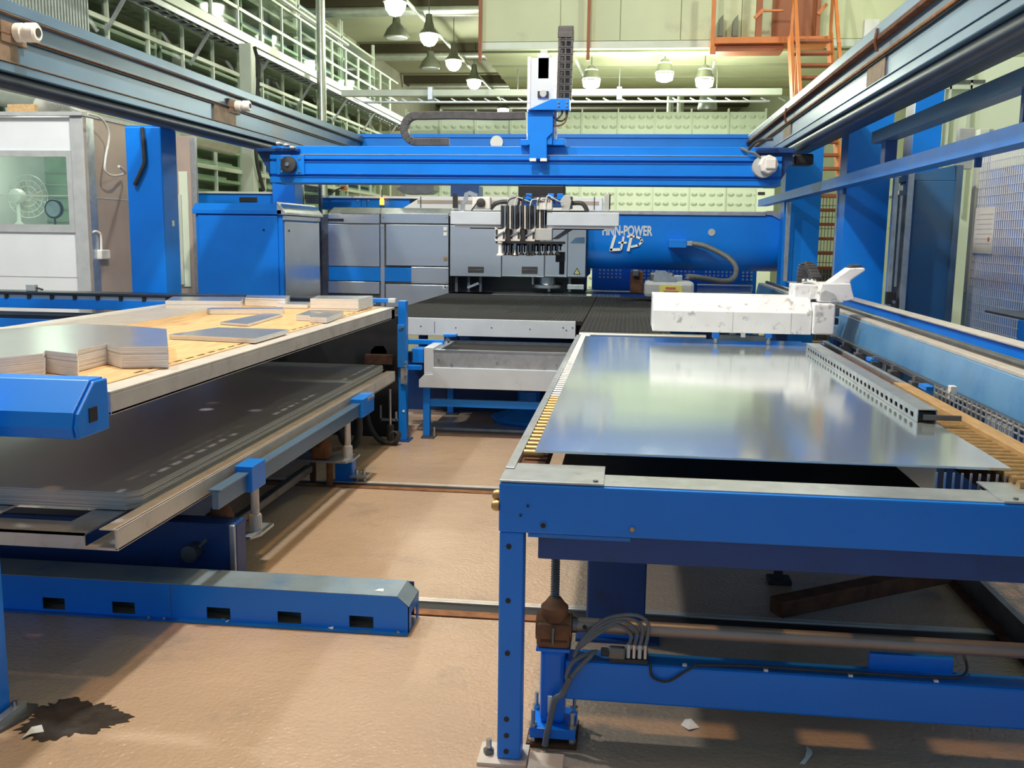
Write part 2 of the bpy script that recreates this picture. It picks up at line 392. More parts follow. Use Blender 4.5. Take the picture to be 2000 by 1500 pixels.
# ---- mezzanine room hanging in the hall
Ym = 16.0
X0, X1, Z0, Z1 = R(936, -60, 1700, 92, Ym)
mz = struct(MB().box(X0, 5.2, Ym, Ym + 5.4, Z0, 8.05).build('wall_mezzanine', 'mezz'), 'pale green mezzanine room hanging over the hall')
xs = [X0 + .01] + [P(x, 40, Y=Ym).x for x in (1095, 1212, 1330, 1448, 1566)] + [5.2]
for a, c in zip(xs[:-1], xs[1:]):
    MB().box(a + .006, c - .006, Ym - .03, Ym, Z0 + .10, 8.0).build('wall_panel', 'mezz', mz, .004)
MB().box(X0, 5.2, Ym - .05, Ym, Z0 - .02, Z0 + .09).build('lower_flange', 'frame_white', mz, .004)
for k in range(4):
    MB().box(X0, 5.2, Ym + .2 + k * 1.3, Ym + .24 + k * 1.3, Z0 - .03, Z0).build('soffit_joint', 'ceil', mz)
for x in (1150, 938):
    t = P(x, 45, Y=Ym - .18)
    MB().bar((t.x, t.y, P(x, 118, Y=Ym - .18).z), (t.x, t.y, 8.0), .05, .05).build('hanger', 'orange_dark', mz)
tag(MB().box(*R(1165, 80, 1208, 90, Ym - .05)[:2], Ym - .036, Ym - .031, *R(1165, 80, 1208, 90, Ym - .05)[2:]).build('warning_plate', 'label_red'), 'faded red plate on the lower edge of the mezzanine room', 'sign')
# ---- dimpled partition
Yp = 20.0
pt = thing('dimpled_partition', 'tall pale green partition of dimpled panels behind the press', 'partition', (-1, Yp, 0))
pw = 68.0 * Yp / 1900
xl = P(795, 250, Y=Yp).x; ztop = P(1100, 219, Y=Yp).z
mb = MB().box(0, pw - .015, 0, .05, 0, ztop)
nd = 22
for j in range(nd):
    for u in (.14, .36, .62, .84):
        cx, cz = u * pw, ztop - .10 - j * .187
        if cz < .1: continue
        rx, rz = .072, .046
        vs = [(cx + rx * math.cos(2 * PI * k / 10), 0, cz + rz * math.sin(2 * PI * k / 10)) for k in range(10)]
        vs += [(cx + .5 * rx * math.cos(2 * PI * k / 10), -.06, cz + .02 + .4 * rz * math.sin(2 * PI * k / 10)) for k in range(10)]
        mb._add(vs, [(k, (k + 1) % 10, 10 + (k + 1) % 10, 10 + k) for k in range(10)] + [tuple(range(10, 20))])
mb.v = [v + Vector((xl, Yp, 0)) for v in mb.v]
pp = mb.build('panel', 'panel_green', pt)
for k in range(1, 10):
    c = inst(pp, (k * pw, 0, 0))
for k in range(0, 11, 1):
    MB().box(xl + k * pw - .03, xl + k * pw - .002, Yp - .05, Yp + .1, 0, ztop + .06).build('panel_post', 'panel_green', pt)
# a box with a display on the partition's free end
x0, x1, z0, z1 = R(1478, 368, 1512, 420, 19.0)
t = thing('wall_cabinet', 'narrow pale cabinet with a black display behind the blue arm', 'cabinet', (x0, 19.0, 0))
MB().box(x0, x1, 19.0, 19.3, 0, z1).build('body', 'panel_green', t, .01)
MB().px(1480, 375, 1494, 381, 18.995, .01).build('display', 'black', t)
# ---- white beam with lamps rail crossing the hall
t = thing('cable_bridge', 'long white cable bridge crossing the hall above the gantry', 'beam', (0, 17.6, 3.9))
a, b_ = P(666, 181, Y=17.6), P(1528, 181, Y=17.6)
MB().box(a.x, b_.x, 17.6, 17.75, a.z - .06, a.z + .05).build('beam', 'frame_white', t, .006)
for k in range(26):
    x = a.x + .2 + k * .3
    MB().bar((x, 17.67, a.z - .10), (x + .12, 17.67, a.z - .16), .02, .02).build('lower_clip', 'galv', t)
MB().box(a.x + .4, b_.x - .2, 17.6, 17.72, a.z - .175, a.z - .15).build('lower_rail', 'galv', t)
for x in (840, 1209):
    c = P(x, 181, Y=17.6); MB().box(c.x - .04, c.x + .05, 17.57, 17.78, c.z - .12, c.z + .10).build('clamp', 'galv', t, .004)
for x in (1010, 1209, 1400):
    c = P(x, 181, Y=17.6); MB().cyl((c.x, 17.68, c.z + .05), (c.x, 17.68, Z0 - .03), .012, n=6).build('hanger_rod', 'galv', t)
# hanging ducts behind the bridge
for x0, x1, w in ((1304, 1314, 'left'), (1324, 1334, 'right')):
    c = P((x0 + x1) / 2, 205, Y=24); tag(MB().cyl((c.x, 24, c.z - .35), (c.x, 24, 8.0), .08, n=12).build('drop_duct', 'duct', smooth=True), 'thin silver duct dropping behind the cable bridge, the %s one' % w, 'duct', 'drop ducts')
c = P(1382, 200, Y=22)
t = thing('round_reflector', 'big round silver reflector hung behind the cable bridge', 'lamp', (c.x, 22, c.z))
MB().lathe(c, [(.20, -.16), (.21, -.1), (.17, .12), (.05, .22)], 'z', 20).build('bowl', 'galv', t, smooth=True)
MB().cyl((c.x, 22, c.z + .2), (c.x, 22, 8.02), .012, n=6).build('suspension_rod', 'galv', t)
for x, n_ in ((1150, 'left'), (1385, 'right')):
    a = P(x, 170, Y=18.0); b_ = P(x - 25 if x < 1200 else x + 10, 118, Y=16.2)
    tag(MB().bar(a, b_, .03, .03).build('brace_rod', 'galv'), 'slanted steel brace from the cable bridge to the mezzanine room, %s one' % n_, 'brace', 'braces of the cable bridge')

# ---- left storey: mezzanine with glazed partition
XL = -7.5
def zl(px, py): return P(px, py, X=XL).z
zt0, zt1 = zl(475, 92), zl(475, 78)       # walkway edge
zr = zl(765, 155)                         # upper handrail
zm = zl(472, 150)                         # rail of the lower glazing
Ya, Yb, ST = 8.9, 31.5, 1.2
t = thing('mezzanine_walkway', 'long mezzanine walkway on the left with white edge beam', 'walkway', (XL, 20, zt0))
MB().box(-9.28, XL - .03, Ya, 34, zt0 + .02, zt0 + .18).build('deck', 'concrete', t)
MB().box(XL - .02, XL + .06, Ya, 34, zt0 + .1, zt0 + .26).build('edge_beam', 'frame_white', t, .006)
tr = thing('cable_tray', 'ladder cable tray hanging under the mezzanine edge', 'cable tray', (XL, 20, zt0 - .3))
for x in (XL + .10, XL + .42): MB().box(x, x + .025, Ya, 33.5, zt0 - .20, zt0 - .12).build('side_rail', 'galv', tr)
r_ = MB().box(XL + .125, XL + .42, Ya + .2, Ya + .26, zt0 - .19, zt0 - .17).build('rung', 'galv', tr)
for k in range(1, 76): inst(r_, (0, k * .32, 0)).parent = tr
for k in range(8):
    y = 13.6 + k * 2.7
    MB().bar((XL + .05, y, zt0 - .75), (XL + .42, y, zt0 - .2), .03, .05).build('bracket', 'galv', tr)
for k, (xo, zo) in enumerate(((.16, -.15), (.2, -.15), (.24, -.14), (.3, -.15), (.34, -.15))):
    pts = [(XL + xo + random.uniform(-.02, .02), y, zt0 + zo + random.uniform(-.005, .015)) for y in range(9, 34, 2)]
    MB().tube(pts, .018, 6).build('cable', 'rubber' if k % 2 else 'cable_grey', tr)
hr = thing('glazed_railing', 'glazed railing with white posts along the mezzanine edge', 'railing', (XL, 20, zt0 + .28))
MB().box(XL - .02, XL + .04, Ya, Yb, zr - .05, zr).build('handrail', 'frame_white', hr, .005)
zmid = zl(704, 157); MB().box(XL - .01, XL + .03, Ya, Yb, zmid - .03, zmid + .03).build('middle_rail', 'frame_white', hr)
MB().cyl((XL + .12, Ya, zr + .05), (XL + .12, 25.5, zr + .05), .05, n=12).build('conduit', 'duct', hr, smooth=True)
po = MB().box(XL - .02, XL + .03, Ya, Ya + .05, zt0 + .28, zr).build('post', 'frame_white', hr)
gp = MB().box(XL - .012, XL - .004, Ya + .06, Ya + ST - .01, zt0 + .30, zr - .05).build('glass_pane', 'glass', hr)
lp_ = thing('glazed_partition', 'white framed glazed partition below the mezzanine', 'partition', (XL, 20, 0))
lo_z = .2
for z in (zm, zl(430, 330), lo_z, zt0 - .06):
    MB().box(XL - .02, XL + .04, Ya, Yb, z - .035, z + .035).build('rail', 'frame_white', lp_, .004)
lpo = MB().box(XL - .02, XL + .03, Ya, Ya + .05, 0, zt0).build('post', 'frame_white', lp_)
lg1 = MB().box(XL - .012, XL - .004, Ya + .06, Ya + ST - .01, zm + .04, zt0 - .12).build('glass_pane', 'glass', lp_)
lg2 = MB().box(XL - .012, XL - .004, Ya + .06, Ya + ST - .01, .25, zm - .04).build('glass_pane', 'glass', lp_)
n_b = int((Yb - Ya) / ST)
for k in range(1, n_b + 1):
    inst(po, (0, k * ST, 0)); inst(lpo, (0, k * ST, 0))
    if k < n_b: inst(gp, (0, k * ST, 0)); inst(lg1, (0, k * ST, 0)); inst(lg2, (0, k * ST, 0))
# ribbed sheet at the near end of the partition
rb = thing('ribbed_screen', 'ribbed grey screen panel at the near end of the glazed partition', 'screen', (XL + .08, 11.5, 3.6))
MB().box(XL + .06, XL + .075, 10.3, 13.1, 3.3, zt0 - .24).build('backing', 'shelf_grey', rb)
r_ = MB().box(XL + .075, XL + .10, 10.32, 10.35, 3.3, zt0 - .24).build('rib', 'galv', rb)
for k in range(1, 40): inst(r_, (0, k * .07, 0))
# shelving behind the glazing
for k in range(6):
    y0 = 9.4 + k * 3.7
    for lv, (zb, zt) in enumerate(((0, zt0 - .1), (zt0 + .2, 7.6))):
        sh = thing('storage_rack', 'grey storage rack %s the mezzanine deck, %s from the camera' % (('under', 'on')[lv], ('nearest', 'second', 'third', 'fourth', 'fifth', 'farthest')[k]), 'rack', (-8.5, y0 + 1.8, zb), 'storage racks behind the glazing')
        for yy in (y0, y0 + 3.5):
            MB().box(-8.3, -8.22, yy, yy + .08, zb, zt).build('upright', 'frame_white', sh)
        z = zb + .25; s0 = None
        while z < zt - .28:
            if s0 is None: s0 = MB().box(-9.0, -8.2, y0, y0 + 3.55, z, z + .06).build('shelf_board', 'frame_white', sh); zz = z
            else: inst(s0, (0, 0, z - zz))
            MB().box(-8.9, -8.35, y0 + random.uniform(.05, .4), y0 + random.uniform(2.6, 3.4), z + .06, z + random.uniform(.10, .20)).build('stored_box', random.choice(('shelf_grey', 'blue_dark', 'concrete')), sh)
            z += .30
# posts and pipes in front of the glazing
def post(px, y0, y1, w, Xp, mat, name, label, rnd=False):
    a = P(px, (y0 + y1) / 2, X=Xp); zA = P(px, y0, X=Xp).z; zA = min(zA, 8.04)
    mb = MB()
    if rnd: mb.cyl((a.x, a.y, 0), (a.x, a.y, zA), w / 2, n=16)
    else: mb.box(a.x - w / 2, a.x + w / 2, a.y - w / 2, a.y + w / 2, 0, zA)
    return tag(mb.build(name, mat, None, 0 if rnd else .008, rnd), label, 'post')
wp_ = post(485, 88, 300, .22, XL + .62, 'frame_white', 'steel_post', 'square white steel post in front of the glazed partition')
post(627, -40, 245, .20, XL + .60, 'duct', 'drain_pipe', 'tall round silver pipe rising past the mezzanine railing', True)
pts = smooth_path([P(x, y, X=XL + .80) for x, y in ((497, 92), (505, 130), (503, 180), (500, 300), (515, 372))])
MB().tube(pts, .035, 8).build('cable_bundle', 'rubber', wp_, smooth=True)
# round air ducts behind the gantry rail on the left
a = P(-20, 170, X=-6.85)
td = tag(MB().cyl((-6.85, 8.2, a.z), (-6.85, 16.5, a.z - .02), .17, n=18).build('air_duct', 'duct', smooth=True), 'long round silver air duct running above the white cabin', 'duct')
# ================================================================ GANTRY
GR = 'gantry rails on the portal columns'
def gantry_rail(s, xw, label):
    """s=+1: inner side faces +X (left rail); xw = inner web face"""
    t = thing('gantry_rail', label, 'rail', (xw - s * .15, 7, 2.46), GR)
    y0, y1 = 1.2, 12.99
    def bx(u0, u1, z0, z1, name, mat, bev=.006):
        return MB().box(xw + s * u0, xw + s * u1, y0, y1, z0, z1).build(name, mat, t, bev)
    bx(-.30, 0, 2.56, 2.93, 'box_beam', 'rail_steel')
    bx(-.30, .045, 2.875, 2.945, 'top_lip', 'rail_steel')
    if s > 0:
        bx(0, .046, 2.870, 2.8745, 'lip_edge', 'rust_pale', .001); bx(0, .026, 2.757, 2.766, 'ledge', 'rust_dark', .002)
    else:
        bx(0, .050, 2.850, 2.8745, 'lip_edge', 'rust_dark', .001); bx(0, .030, 2.755, 2.771, 'ledge', 'rust', .002)
    bx(0, .018, 2.745, 2.755, 'groove', 'black', 0)
    bx(-.30, .035, 2.545, 2.60, 'lower_lip', 'rail_steel')
    bx(0, .042, 2.60, 2.606, 'lower_edge', 'rust_pale' if s > 0 else 'rail_steel', .001)
    MB().cyl((xw - s * .03, y0, 2.505), (xw - s * .03, y1 - .2, 2.505), .048, n=18).build('guide_tube', 'dark_tube', t, smooth=True)
    MB().box(xw - s * .22, xw - s * .05, y0, y1, 2.49, 2.56).build('under_plate', 'dark_tube', t)
    return t
rl = gantry_rail(1, -3.6, 'worn blue-grey gantry rail running overhead along the left side')
rr = gantry_rail(-1, 1.5, 'worn blue-grey gantry rail running overhead along the right side')
for px, py, r in ((46, 64, .055), (470, 207, .048)):
    c = P(px, py, X=-3.53)
    MB().box(-3.61, -3.585, c.y - .45, c.y + .02, 2.60, 2.745).build('rust_patch', 'rust_pale', rl)
    mb = MB().lathe((-3.60, c.y, c.z), [(.03, 0), (r * .8, .02), (r, .03), (r, .07), (r * .82, .075), (r * .82, .09), (r, .095), (r, .15), (r * .8, .16)], 'x', 20)
    o = mb.build('stop_roller', 'plastic_white', rl, smooth=True)
    MB().cyl((-3.441, c.y, c.z), (-3.435, c.y, c.z), r * .45, n=14).build('roller_bore', 'rubber', o)
    MB().box(-3.6, -3.575, c.y - .14, c.y + .10, c.z - .07, c.z + .05).build('stop_bracket', 'rust_pale', rl, .004)
for px, py in ((1728, 62), (1545, 215)):
    c = P(px, py, X=1.5)
    MB().tube([(1.5, c.y, c.z), (1.45, c.y - .02, c.z + .01), (1.44, c.y - .03, c.z - .06), (1.455, c.y - .03, c.z - .12)], .010, 6).build('hook', 'rust_dark', rr)
    MB().box(1.49, 1.503, c.y - .1, c.y + .35, 2.62, 2.74).build('rust_patch', 'rust_pale', rr)
# cross ties at the far end
t = thing('rear_cross_tie', 'blue cross beam joining the far ends of the gantry rails', 'beam', (-1, 13.0, 2.6))
MB().box(-3.9, 1.8, 13.02, 13.25, 2.74, 2.97).build('beam', 'blue', t, .01)
MB().box(-3.9, 1.8, 13.0, 13.02, 2.93, 2.975).build('lip', 'blue', t)
MB().lathe((P(970, 277, Y=13).x, 12.99, 2.87), [(.085, 0), (.085, .02)], 'y', 14).build('cap', 'paper', t)
# portal columns
def portal(px, Y, label, depth=.30):
    (a0, a1, b0, b1, zo, ztop) = px
    t = thing('portal_column', label, 'column', (a0, Y, 0), 'blue portal columns of the gantry')
    MB().plate([(a0, 0), (a1, 0), (a1, zo), (b0, zo), (b0, 0), (b1, 0), (b1, ztop), (a0, ztop - .12)], [], 'y', Y, Y + .02).build('front_plate', 'blue', t)
    MB().box(a0, a0 + .02, Y + .02, Y + depth, 0, ztop - .13).build('side_plate', 'blue', t)
    MB().box(a1 - .02, a1, Y + .02, Y + depth, 0, zo).build('inner_plate', 'blue', t)
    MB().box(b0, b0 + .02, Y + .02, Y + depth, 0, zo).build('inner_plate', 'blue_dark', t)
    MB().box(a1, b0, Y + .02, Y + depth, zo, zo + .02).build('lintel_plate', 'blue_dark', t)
    MB().box(b1 - .02, b1, Y + .02, Y + depth, 0, ztop).build('side_plate', 'blue', t)
    for x0, x1 in ((a0, a1), (b0, b1)):
        MB().box(x0 - .04, x1 + .04, Y - .05, Y + depth + .05, 0, .02).build('foot_plate', 'blue_dark', t)
    return t
a = [P(x, 400, Y=9.2).x for x in (1650, 1735, 1774, 1828)]
zo = P(1755, 187, Y=9.2).z
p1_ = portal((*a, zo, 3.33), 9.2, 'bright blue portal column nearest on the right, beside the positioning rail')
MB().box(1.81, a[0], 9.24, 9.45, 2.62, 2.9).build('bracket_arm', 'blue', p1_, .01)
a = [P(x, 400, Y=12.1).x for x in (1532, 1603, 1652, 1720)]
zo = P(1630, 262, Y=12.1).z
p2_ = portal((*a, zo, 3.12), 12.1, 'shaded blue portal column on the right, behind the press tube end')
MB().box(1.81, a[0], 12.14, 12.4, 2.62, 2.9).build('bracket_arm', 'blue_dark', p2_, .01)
def plain_col(px0, px1, Y, d, label):
    x0, x1 = P(px0, 400, Y=Y).x, P(px1, 400, Y=Y).x
    t = thing('gantry_column', label, 'column', ((x0 + x1) / 2, Y, 0), 'blue portal columns of the gantry')
    MB().box(x0, x1, Y, Y + d, 0.02, 2.55).build('shaft', 'blue', t, .012)
    MB().box(x0 - .05, x1 + .05, Y - .05, Y + d + .05, 0, .02).build('foot_plate', 'blue_dark', t)
    MB().box(x0, -3.6, Y + .02, Y + d - .02, 2.55, 2.56).build('head_plate', 'blue', t)
    return t, x0, x1
cl, x0, x1 = plain_col(250, 319, 8.25, .30, 'bright blue column on the left between the white cabin and the blue cabinet')
MB().tube(smooth_path([(x0 + .17, 8.235, 2.54), (x0 + .18, 8.23, 2.30), (x0 + .17, 8.23, 2.22), (x0 + .08, 8.23, 2.05)]), .018, 8).build('cable_sleeve', 'rubber', cl, smooth=True)
MB().box(x1 + .001, x1 + .004, 8.40, 8.44, 1.70, 1.75).build('sticker', 'paper', cl)
cb, x0, x1 = plain_col(532, 576, 12.1, .3, 'blue column far left under the gantry bridge behind the blue cabinet')
# ---- bridge
YB = 9.2
xl, xr = P(527, 320, Y=YB).x, P(1527, 325, Y=YB).x
zb, z1g, z2g, z3, zt = [P(1000, y, Y=YB).z for y in (360, 345, 315, 304, 285)]
br = thing('gantry_bridge', 'bright blue gantry bridge beam spanning between the overhead rails', 'beam', (-1, YB, zb))
g = .035
prof = [(YB, zb), (YB, z1g - .012), (YB + g, z1g - .012), (YB + g, z1g + .012), (YB, z1g + .012), (YB, z2g - .012), (YB + g, z2g - .012), (YB + g, z2g + .012), (YB, z2g + .012), (YB, z3), (YB + .05, z3 + .008), (YB + .05, zt), (YB + .33, zt), (YB + .33, zb)]
MB().prism(prof, 'x', xl, xr).build('beam', 'blue', br, .004)
for z in (z1g - .018, z1g + .012, z2g - .018, z2g + .012):
    MB().box(xl + .16, xr - .16, YB - .008, YB + .002, z, z + .007).build('slide_lip', 'blue_worn', br)
MB().box(xl + .3, xr - .3, YB - .004, YB + .05, z3 + .0, z3 + .008).build('rack_strip', 'galv', br)
# left end bracket and pulley
e0 = [P(x, y, Y=YB + .02) for x, y in ((496, 286), (540, 286), (540, 358), (528, 357), (516, 325))]
MB().prism([(p.x, min(p.z, 2.452)) for p in e0], 'y', YB + .06, YB + .30).build('end_bracket', 'blue_dark', br, .004)
q_ = R(500, 278, 582, 296, YB - .02); MB().box(q_[0], q_[1], YB - .02, YB + .34, q_[2], min(q_[3], 2.452)).build('end_carriage', 'blue_dark', br, .006)
MB().px(540, 303, 594, 341, YB - .02, .02).build('pulley_plate', 'blue', br, .003)
c = P(567, 322, Y=YB - .02)
pu = MB().lathe((c.x, YB - .09, c.z), [(.03, -.01), (.072, 0), (.076, .01), (.076, .05), (.070, .07)], 'y', 24).build('pulley', 'rubber', br, smooth=True)
MB().cyl((c.x, YB - .115, c.z), (c.x, YB - .09, c.z), .018, n=12).build('shaft_end', 'steel', pu)
for dx in (-.085, .09):
    for dz in (-.06, .06): MB().cyl((c.x + dx, YB - .03, c.z + dz), (c.x + dx, YB - .02, c.z + dz), .012, n=8).build('bolt', 'steel', br)
for px, py in ((560, 283), (545, 280), (572, 288)):
    p = P(px, py, Y=YB - .06); MB().lathe(p, [(.012, -.03), (.02, -.02), (.02, .01), (.008, .03)], 'x', 10).build('air_fitting', 'steel', br)
# right end: bracket and gearbox
e1 = [P(x, y, Y=YB) for x, y in ((1478, 297), (1548, 297), (1552, 310), (1520, 362), (1510, 362))]
MB().prism([(p.x, p.z) for p in e1], 'y', YB + .04, YB + .3).build('end_bracket', 'blue_dark', br, .004)
MB().px(1478, 288, 1552, 299, YB - .02, .36).build('end_carriage', 'blue_dark', br, .008)
MB().px(1552, 300, 1590, 322, YB + .1, .2).build('drive_motor', 'black', br, .02)
c = P(1499, 323, Y=YB - .03)
gb = MB().lathe((c.x, YB - .14, c.z), [(.07, 0), (.085, .01), (.09, .05), (.09, .13)], 'y', 8).build('gearbox', 'plastic_white', br, .006)
MB().lathe((c.x - .035, YB - .07, c.z - .015), [(.095, 0), (.10, .01), (.10, .09)], 'y', 18).build('gearbox_flange', 'plastic_grey', br, smooth=True)
MB().box(c.x - .035, c.x + .06, YB - .16, YB - .138, c.z - .04, c.z + .05).build('gearbox_cover', 'plastic_white', br, .012)
MB().tube(smooth_path([P(1486, 310, Y=YB - .06), P(1474, 300, Y=YB - .06), P(1462, 296, Y=YB - .04), P(1448, 290, Y=YB + .04)]), .014, 8).build('hose', 'cable_grey', br, smooth=True)
MB().tube(smooth_path([P(1462, 292, Y=YB - .05), P(1480, 276, Y=YB - .1), P(1510, 272, Y=YB - .1)]), .014, 8).build('hose', 'rubber', br, smooth=True)
# ---- trolley with Z axis
YT = YB - .10
tr = thing('gantry_trolley', 'blue trolley with white vertical lifting axis riding on the gantry bridge', 'trolley', (P(1056, 300, Y=YT).x, YT, P(1056, 312, Y=YT).z))
pl = [P(x, y, Y=YT) for x, y in ((1030, 217), (1080, 217), (1080, 258), (1068, 270), (1068, 310), (1034, 310), (1034, 270), (1030, 258))]
MB().prism([(p.x, p.z) for p in pl], 'y', YT, YT + .02).build('front_plate', 'blue', tr, .004)
q_ = R(1031, 219, 1079, 285, YT + .02); MB().box(q_[0], q_[1], YT + .02, YT + .32, zt + .004, q_[3]).build('housing', 'blue', tr, .006)
q_ = R(1079, 270, 1103, 286, YT + .05); MB().box(q_[0], q_[1], YT + .05, YT + .30, zt + .004, q_[3]).build('foot_bracket', 'blue', tr, .004)
q_ = R(1016, 272, 1034, 286, YT + .08); MB().box(q_[0], q_[1], YT + .08, YT + .20, zt + .004, q_[3]).build('foot_bracket', 'blue', tr, .004)
for x in (1034, 1055): MB().px(x, 309, x + 13, 315, YT - .005, .05).build('guide_shoe', 'plastic_white', tr, .003)
wd = [P(x, y, Y=YT) for x, y in ((1031, 216), (1078, 194), (1113, 194), (1113, 216))]
MB().prism([(p.x, p.z) for p in wd], 'y', YT - .05, YT + .12).build('chain_bracket', 'blue', tr, .004)
for x in (1091, 1107):
    for y in (200, 207): q = P(x, y, Y=YT - .05); MB().cyl((q.x, YT - .06, q.z), (q.x, YT - .05, q.z), .008, n=8).build('bolt', 'steel', tr)
X0, X1, Z0, Z1 = R(1030, 113, 1089, 212, YT + .12)
zx = [R(x, 113, x + 1, 212, YT + .12)[0] for x in (1036, 1051, 1071, 1083)]
MB().plate([(X0 + .03, Z0), (X1 - .03, Z0), (X1 - .03, Z1), (X0 + .03, Z1)], [rect(zx[1], zx[2], R(0, 114, 9, 159, YT + .12)[2], R(0, 114, 9, 159, YT + .12)[3] - .01)], 'y', YT + .12, YT + .15).build('axis_face', 'silver_paint', tr)
MB().box(X0 + .035, X1 - .035, YT + .15, YT + .25, zt + .004, Z1 - .01).build('axis_body', 'silver_paint', tr, .006)
for s, (u0, u1) in enumerate(((X0, X0 + .03), (X1 - .03, X1))):
    MB().box(u0, u1, YT + .11, YT + .2, zt + .004, Z1 + .01).build('guide_rail', 'white_paint', tr, .004)
MB().px(1054, 120, 1070, 158, YT + .13, .03).build('belt_cover', 'plastic_white', tr, .004)
MB().px(1050, 178, 1071, 190, YT + .10, .03).build('slot', 'black', tr)
q = P(1061, 183, Y=YT + .1); MB().lathe((q.x, YT + .09, q.z), [(.03, 0), (.035, .01), (.035, .03)], 'y', 14).build('belt_roller', 'plastic_grey', tr, smooth=True)
MB().px(1055, 98, 1070, 113, YT + .14, .1).build('top_motor', 'plastic_grey', tr, .006)
MB().px(1051, 104, 1075, 113, YT + .13, .12).build('top_plate', 'plastic_white', tr, .004)
# vertical energy chain
ch = thing('energy_chain', 'upright black link energy chain beside the white lifting axis', 'cable chain', P(1104, 200, Y=YT + .02), 'black energy chains of the gantry')
def link(cx, cy, cz, w, h, d, par, hole=True):
    if hole: mb = MB().plate(rect(cx - w / 2, cx + w / 2, cz - h / 2, cz + h / 2), [rect(cx - w * .34, cx - w * .05, cz - h * .34, cz + h * .34), rect(cx + w * .05, cx + w * .34, cz - h * .34, cz + h * .34)], 'y', cy, cy + d)
    else: mb = MB().box(cx - w / 2, cx + w / 2, cy, cy + d, cz - h / 2, cz + h / 2)
    return mb.build('link', 'chain', par, .002)
ztop_c = P(1104, 64, Y=YT).z; zbot_c = P(1104, 194, Y=YT).z; nl = 9
hh = (ztop_c - zbot_c) / nl; cx = P(1103, 130, Y=YT).x; w_ = .135
l0 = link(cx, YT - .02, zbot_c + hh / 2, w_, hh * .93, .045, ch)
for k in range(1, nl): inst(l0, (0.0009 * k, 0, k * hh))
l0 = MB().box(cx - w_ / 2 + .01, cx + w_ / 2 - .01, YT + .16, YT + .20, zbot_c + .02, zbot_c + .02 + hh * .9).build('link', 'chain', ch, .003)
for k in range(1, nl): inst(l0, (0, 0, k * hh))
for k in range(5):
    a_ = PI * k / 4; MB().bar((cx - w_ / 2, YT + .09 - .09 * math.cos(a_), ztop_c - .02 + .07 * math.sin(a_)), (cx + w_ / 2, YT + .09 - .09 * math.cos(a_), ztop_c - .02 + .07 * math.sin(a_)), .05, .05).build('link', 'chain', ch, .004)
# horizontal energy chain with its return bend
hc = thing('energy_chain', 'long dark energy chain looping back along the top of the gantry bridge', 'cable chain', P(900, 283, Y=YB + .2), 'black energy chains of the gantry')
Yc = YB + .16
xa = P(1026, 225, Y=Yc).x; za = P(920, 226, Y=Yc).z; xb = P(812, 226, Y=Yc).x; zlow = zt + .048
path = []
n1_ = 14
for k in range(n1_): path.append((xa + (xb - xa) * k / n1_, za - .004 * math.sin(k / 2)))
rad = (za - zlow) / 2; czc = (za + zlow) / 2
for k in range(0, 9):
    a_ = PI / 2 + PI * k / 8; path.append((xb + rad * .9 * math.cos(a_), czc + rad * math.sin(a_)))
for k in range(1, 5): path.append((xb + .08 * k, zlow))
for (ax, az), (bx_, bz) in zip(path[:-1], path[1:]):
    d = Vector((bx_ - ax, 0, bz - az)); e = d.normalized() * .004
    MB().bar(Vector((ax, Yc, az)) - e, Vector((bx_, Yc, bz)) + e, .075, .072).build('link', 'chain', hc, .006)
q_ = R(800, 280, 1010, 284, YB + .1); MB().box(q_[0], q_[1], YB + .1, YB + .24, zt + .002, zt + .008).build('chain_tray', 'blue_worn', hc)
# cables dropping from the trolley
for k, (x0, x1, y1) in enumerate(((1090, 1106, 240), (1095, 1108, 232), (1088, 1098, 228))):
    pts = smooth_path([P(x1, 216, Y=YT), P(x1 - 1, y1 - 5, Y=YT - .01), P(x1 - 10, y1 + 4, Y=YT - .01), P(x0 - 8, y1 + 6 - 3 * k, Y=YT + .05)])
    MB().tube(pts, .008, 6).build('cable', 'rubber' if k else 'rust', tr, smooth=True)
# ---- suction tool under the bridge
YS = YB - .22
to = thing('suction_gripper', 'suction gripper head with white crossbar and rows of cylinders under the gantry bridge', 'gripper', P(1050, 500, Y=YS))
MB().px(1012, 362, 1102, 392, YB - .0, .22).build('mounting_block', 'black', to, .01)
MB().px(1018, 385, 1098, 404, YB - .05, .18).build('mounting_plate', 'blue_dark', to, .005)
for x in (1027, 1070, 1088): MB().px(x, 378, x + 12, 390, YB - .08, .05).build('valve', 'blue', to, .003)
MB().px(1048, 386, 1078, 410, YS - .02, .12).build('terminal_box', 'plastic_white', to, .006)
for k in range(7):
    MB().px(1051 + k * 3.6, 391, 1053 + k * 3.6, 395, YS - .024, .004).build('terminal', 'print', to)
MB().px(880, 414, 1209, 440, YS, .16).build('crossbar', 'silver_paint', to, .004)
MB().px(888, 440, 1200, 446, YS + .02, .06).build('slide_bar', 'white_clean', to, .003)
MB().px(918, 445, 1180, 448, YS + .04, .06).build('slide_shadow_bar', 'black', to)
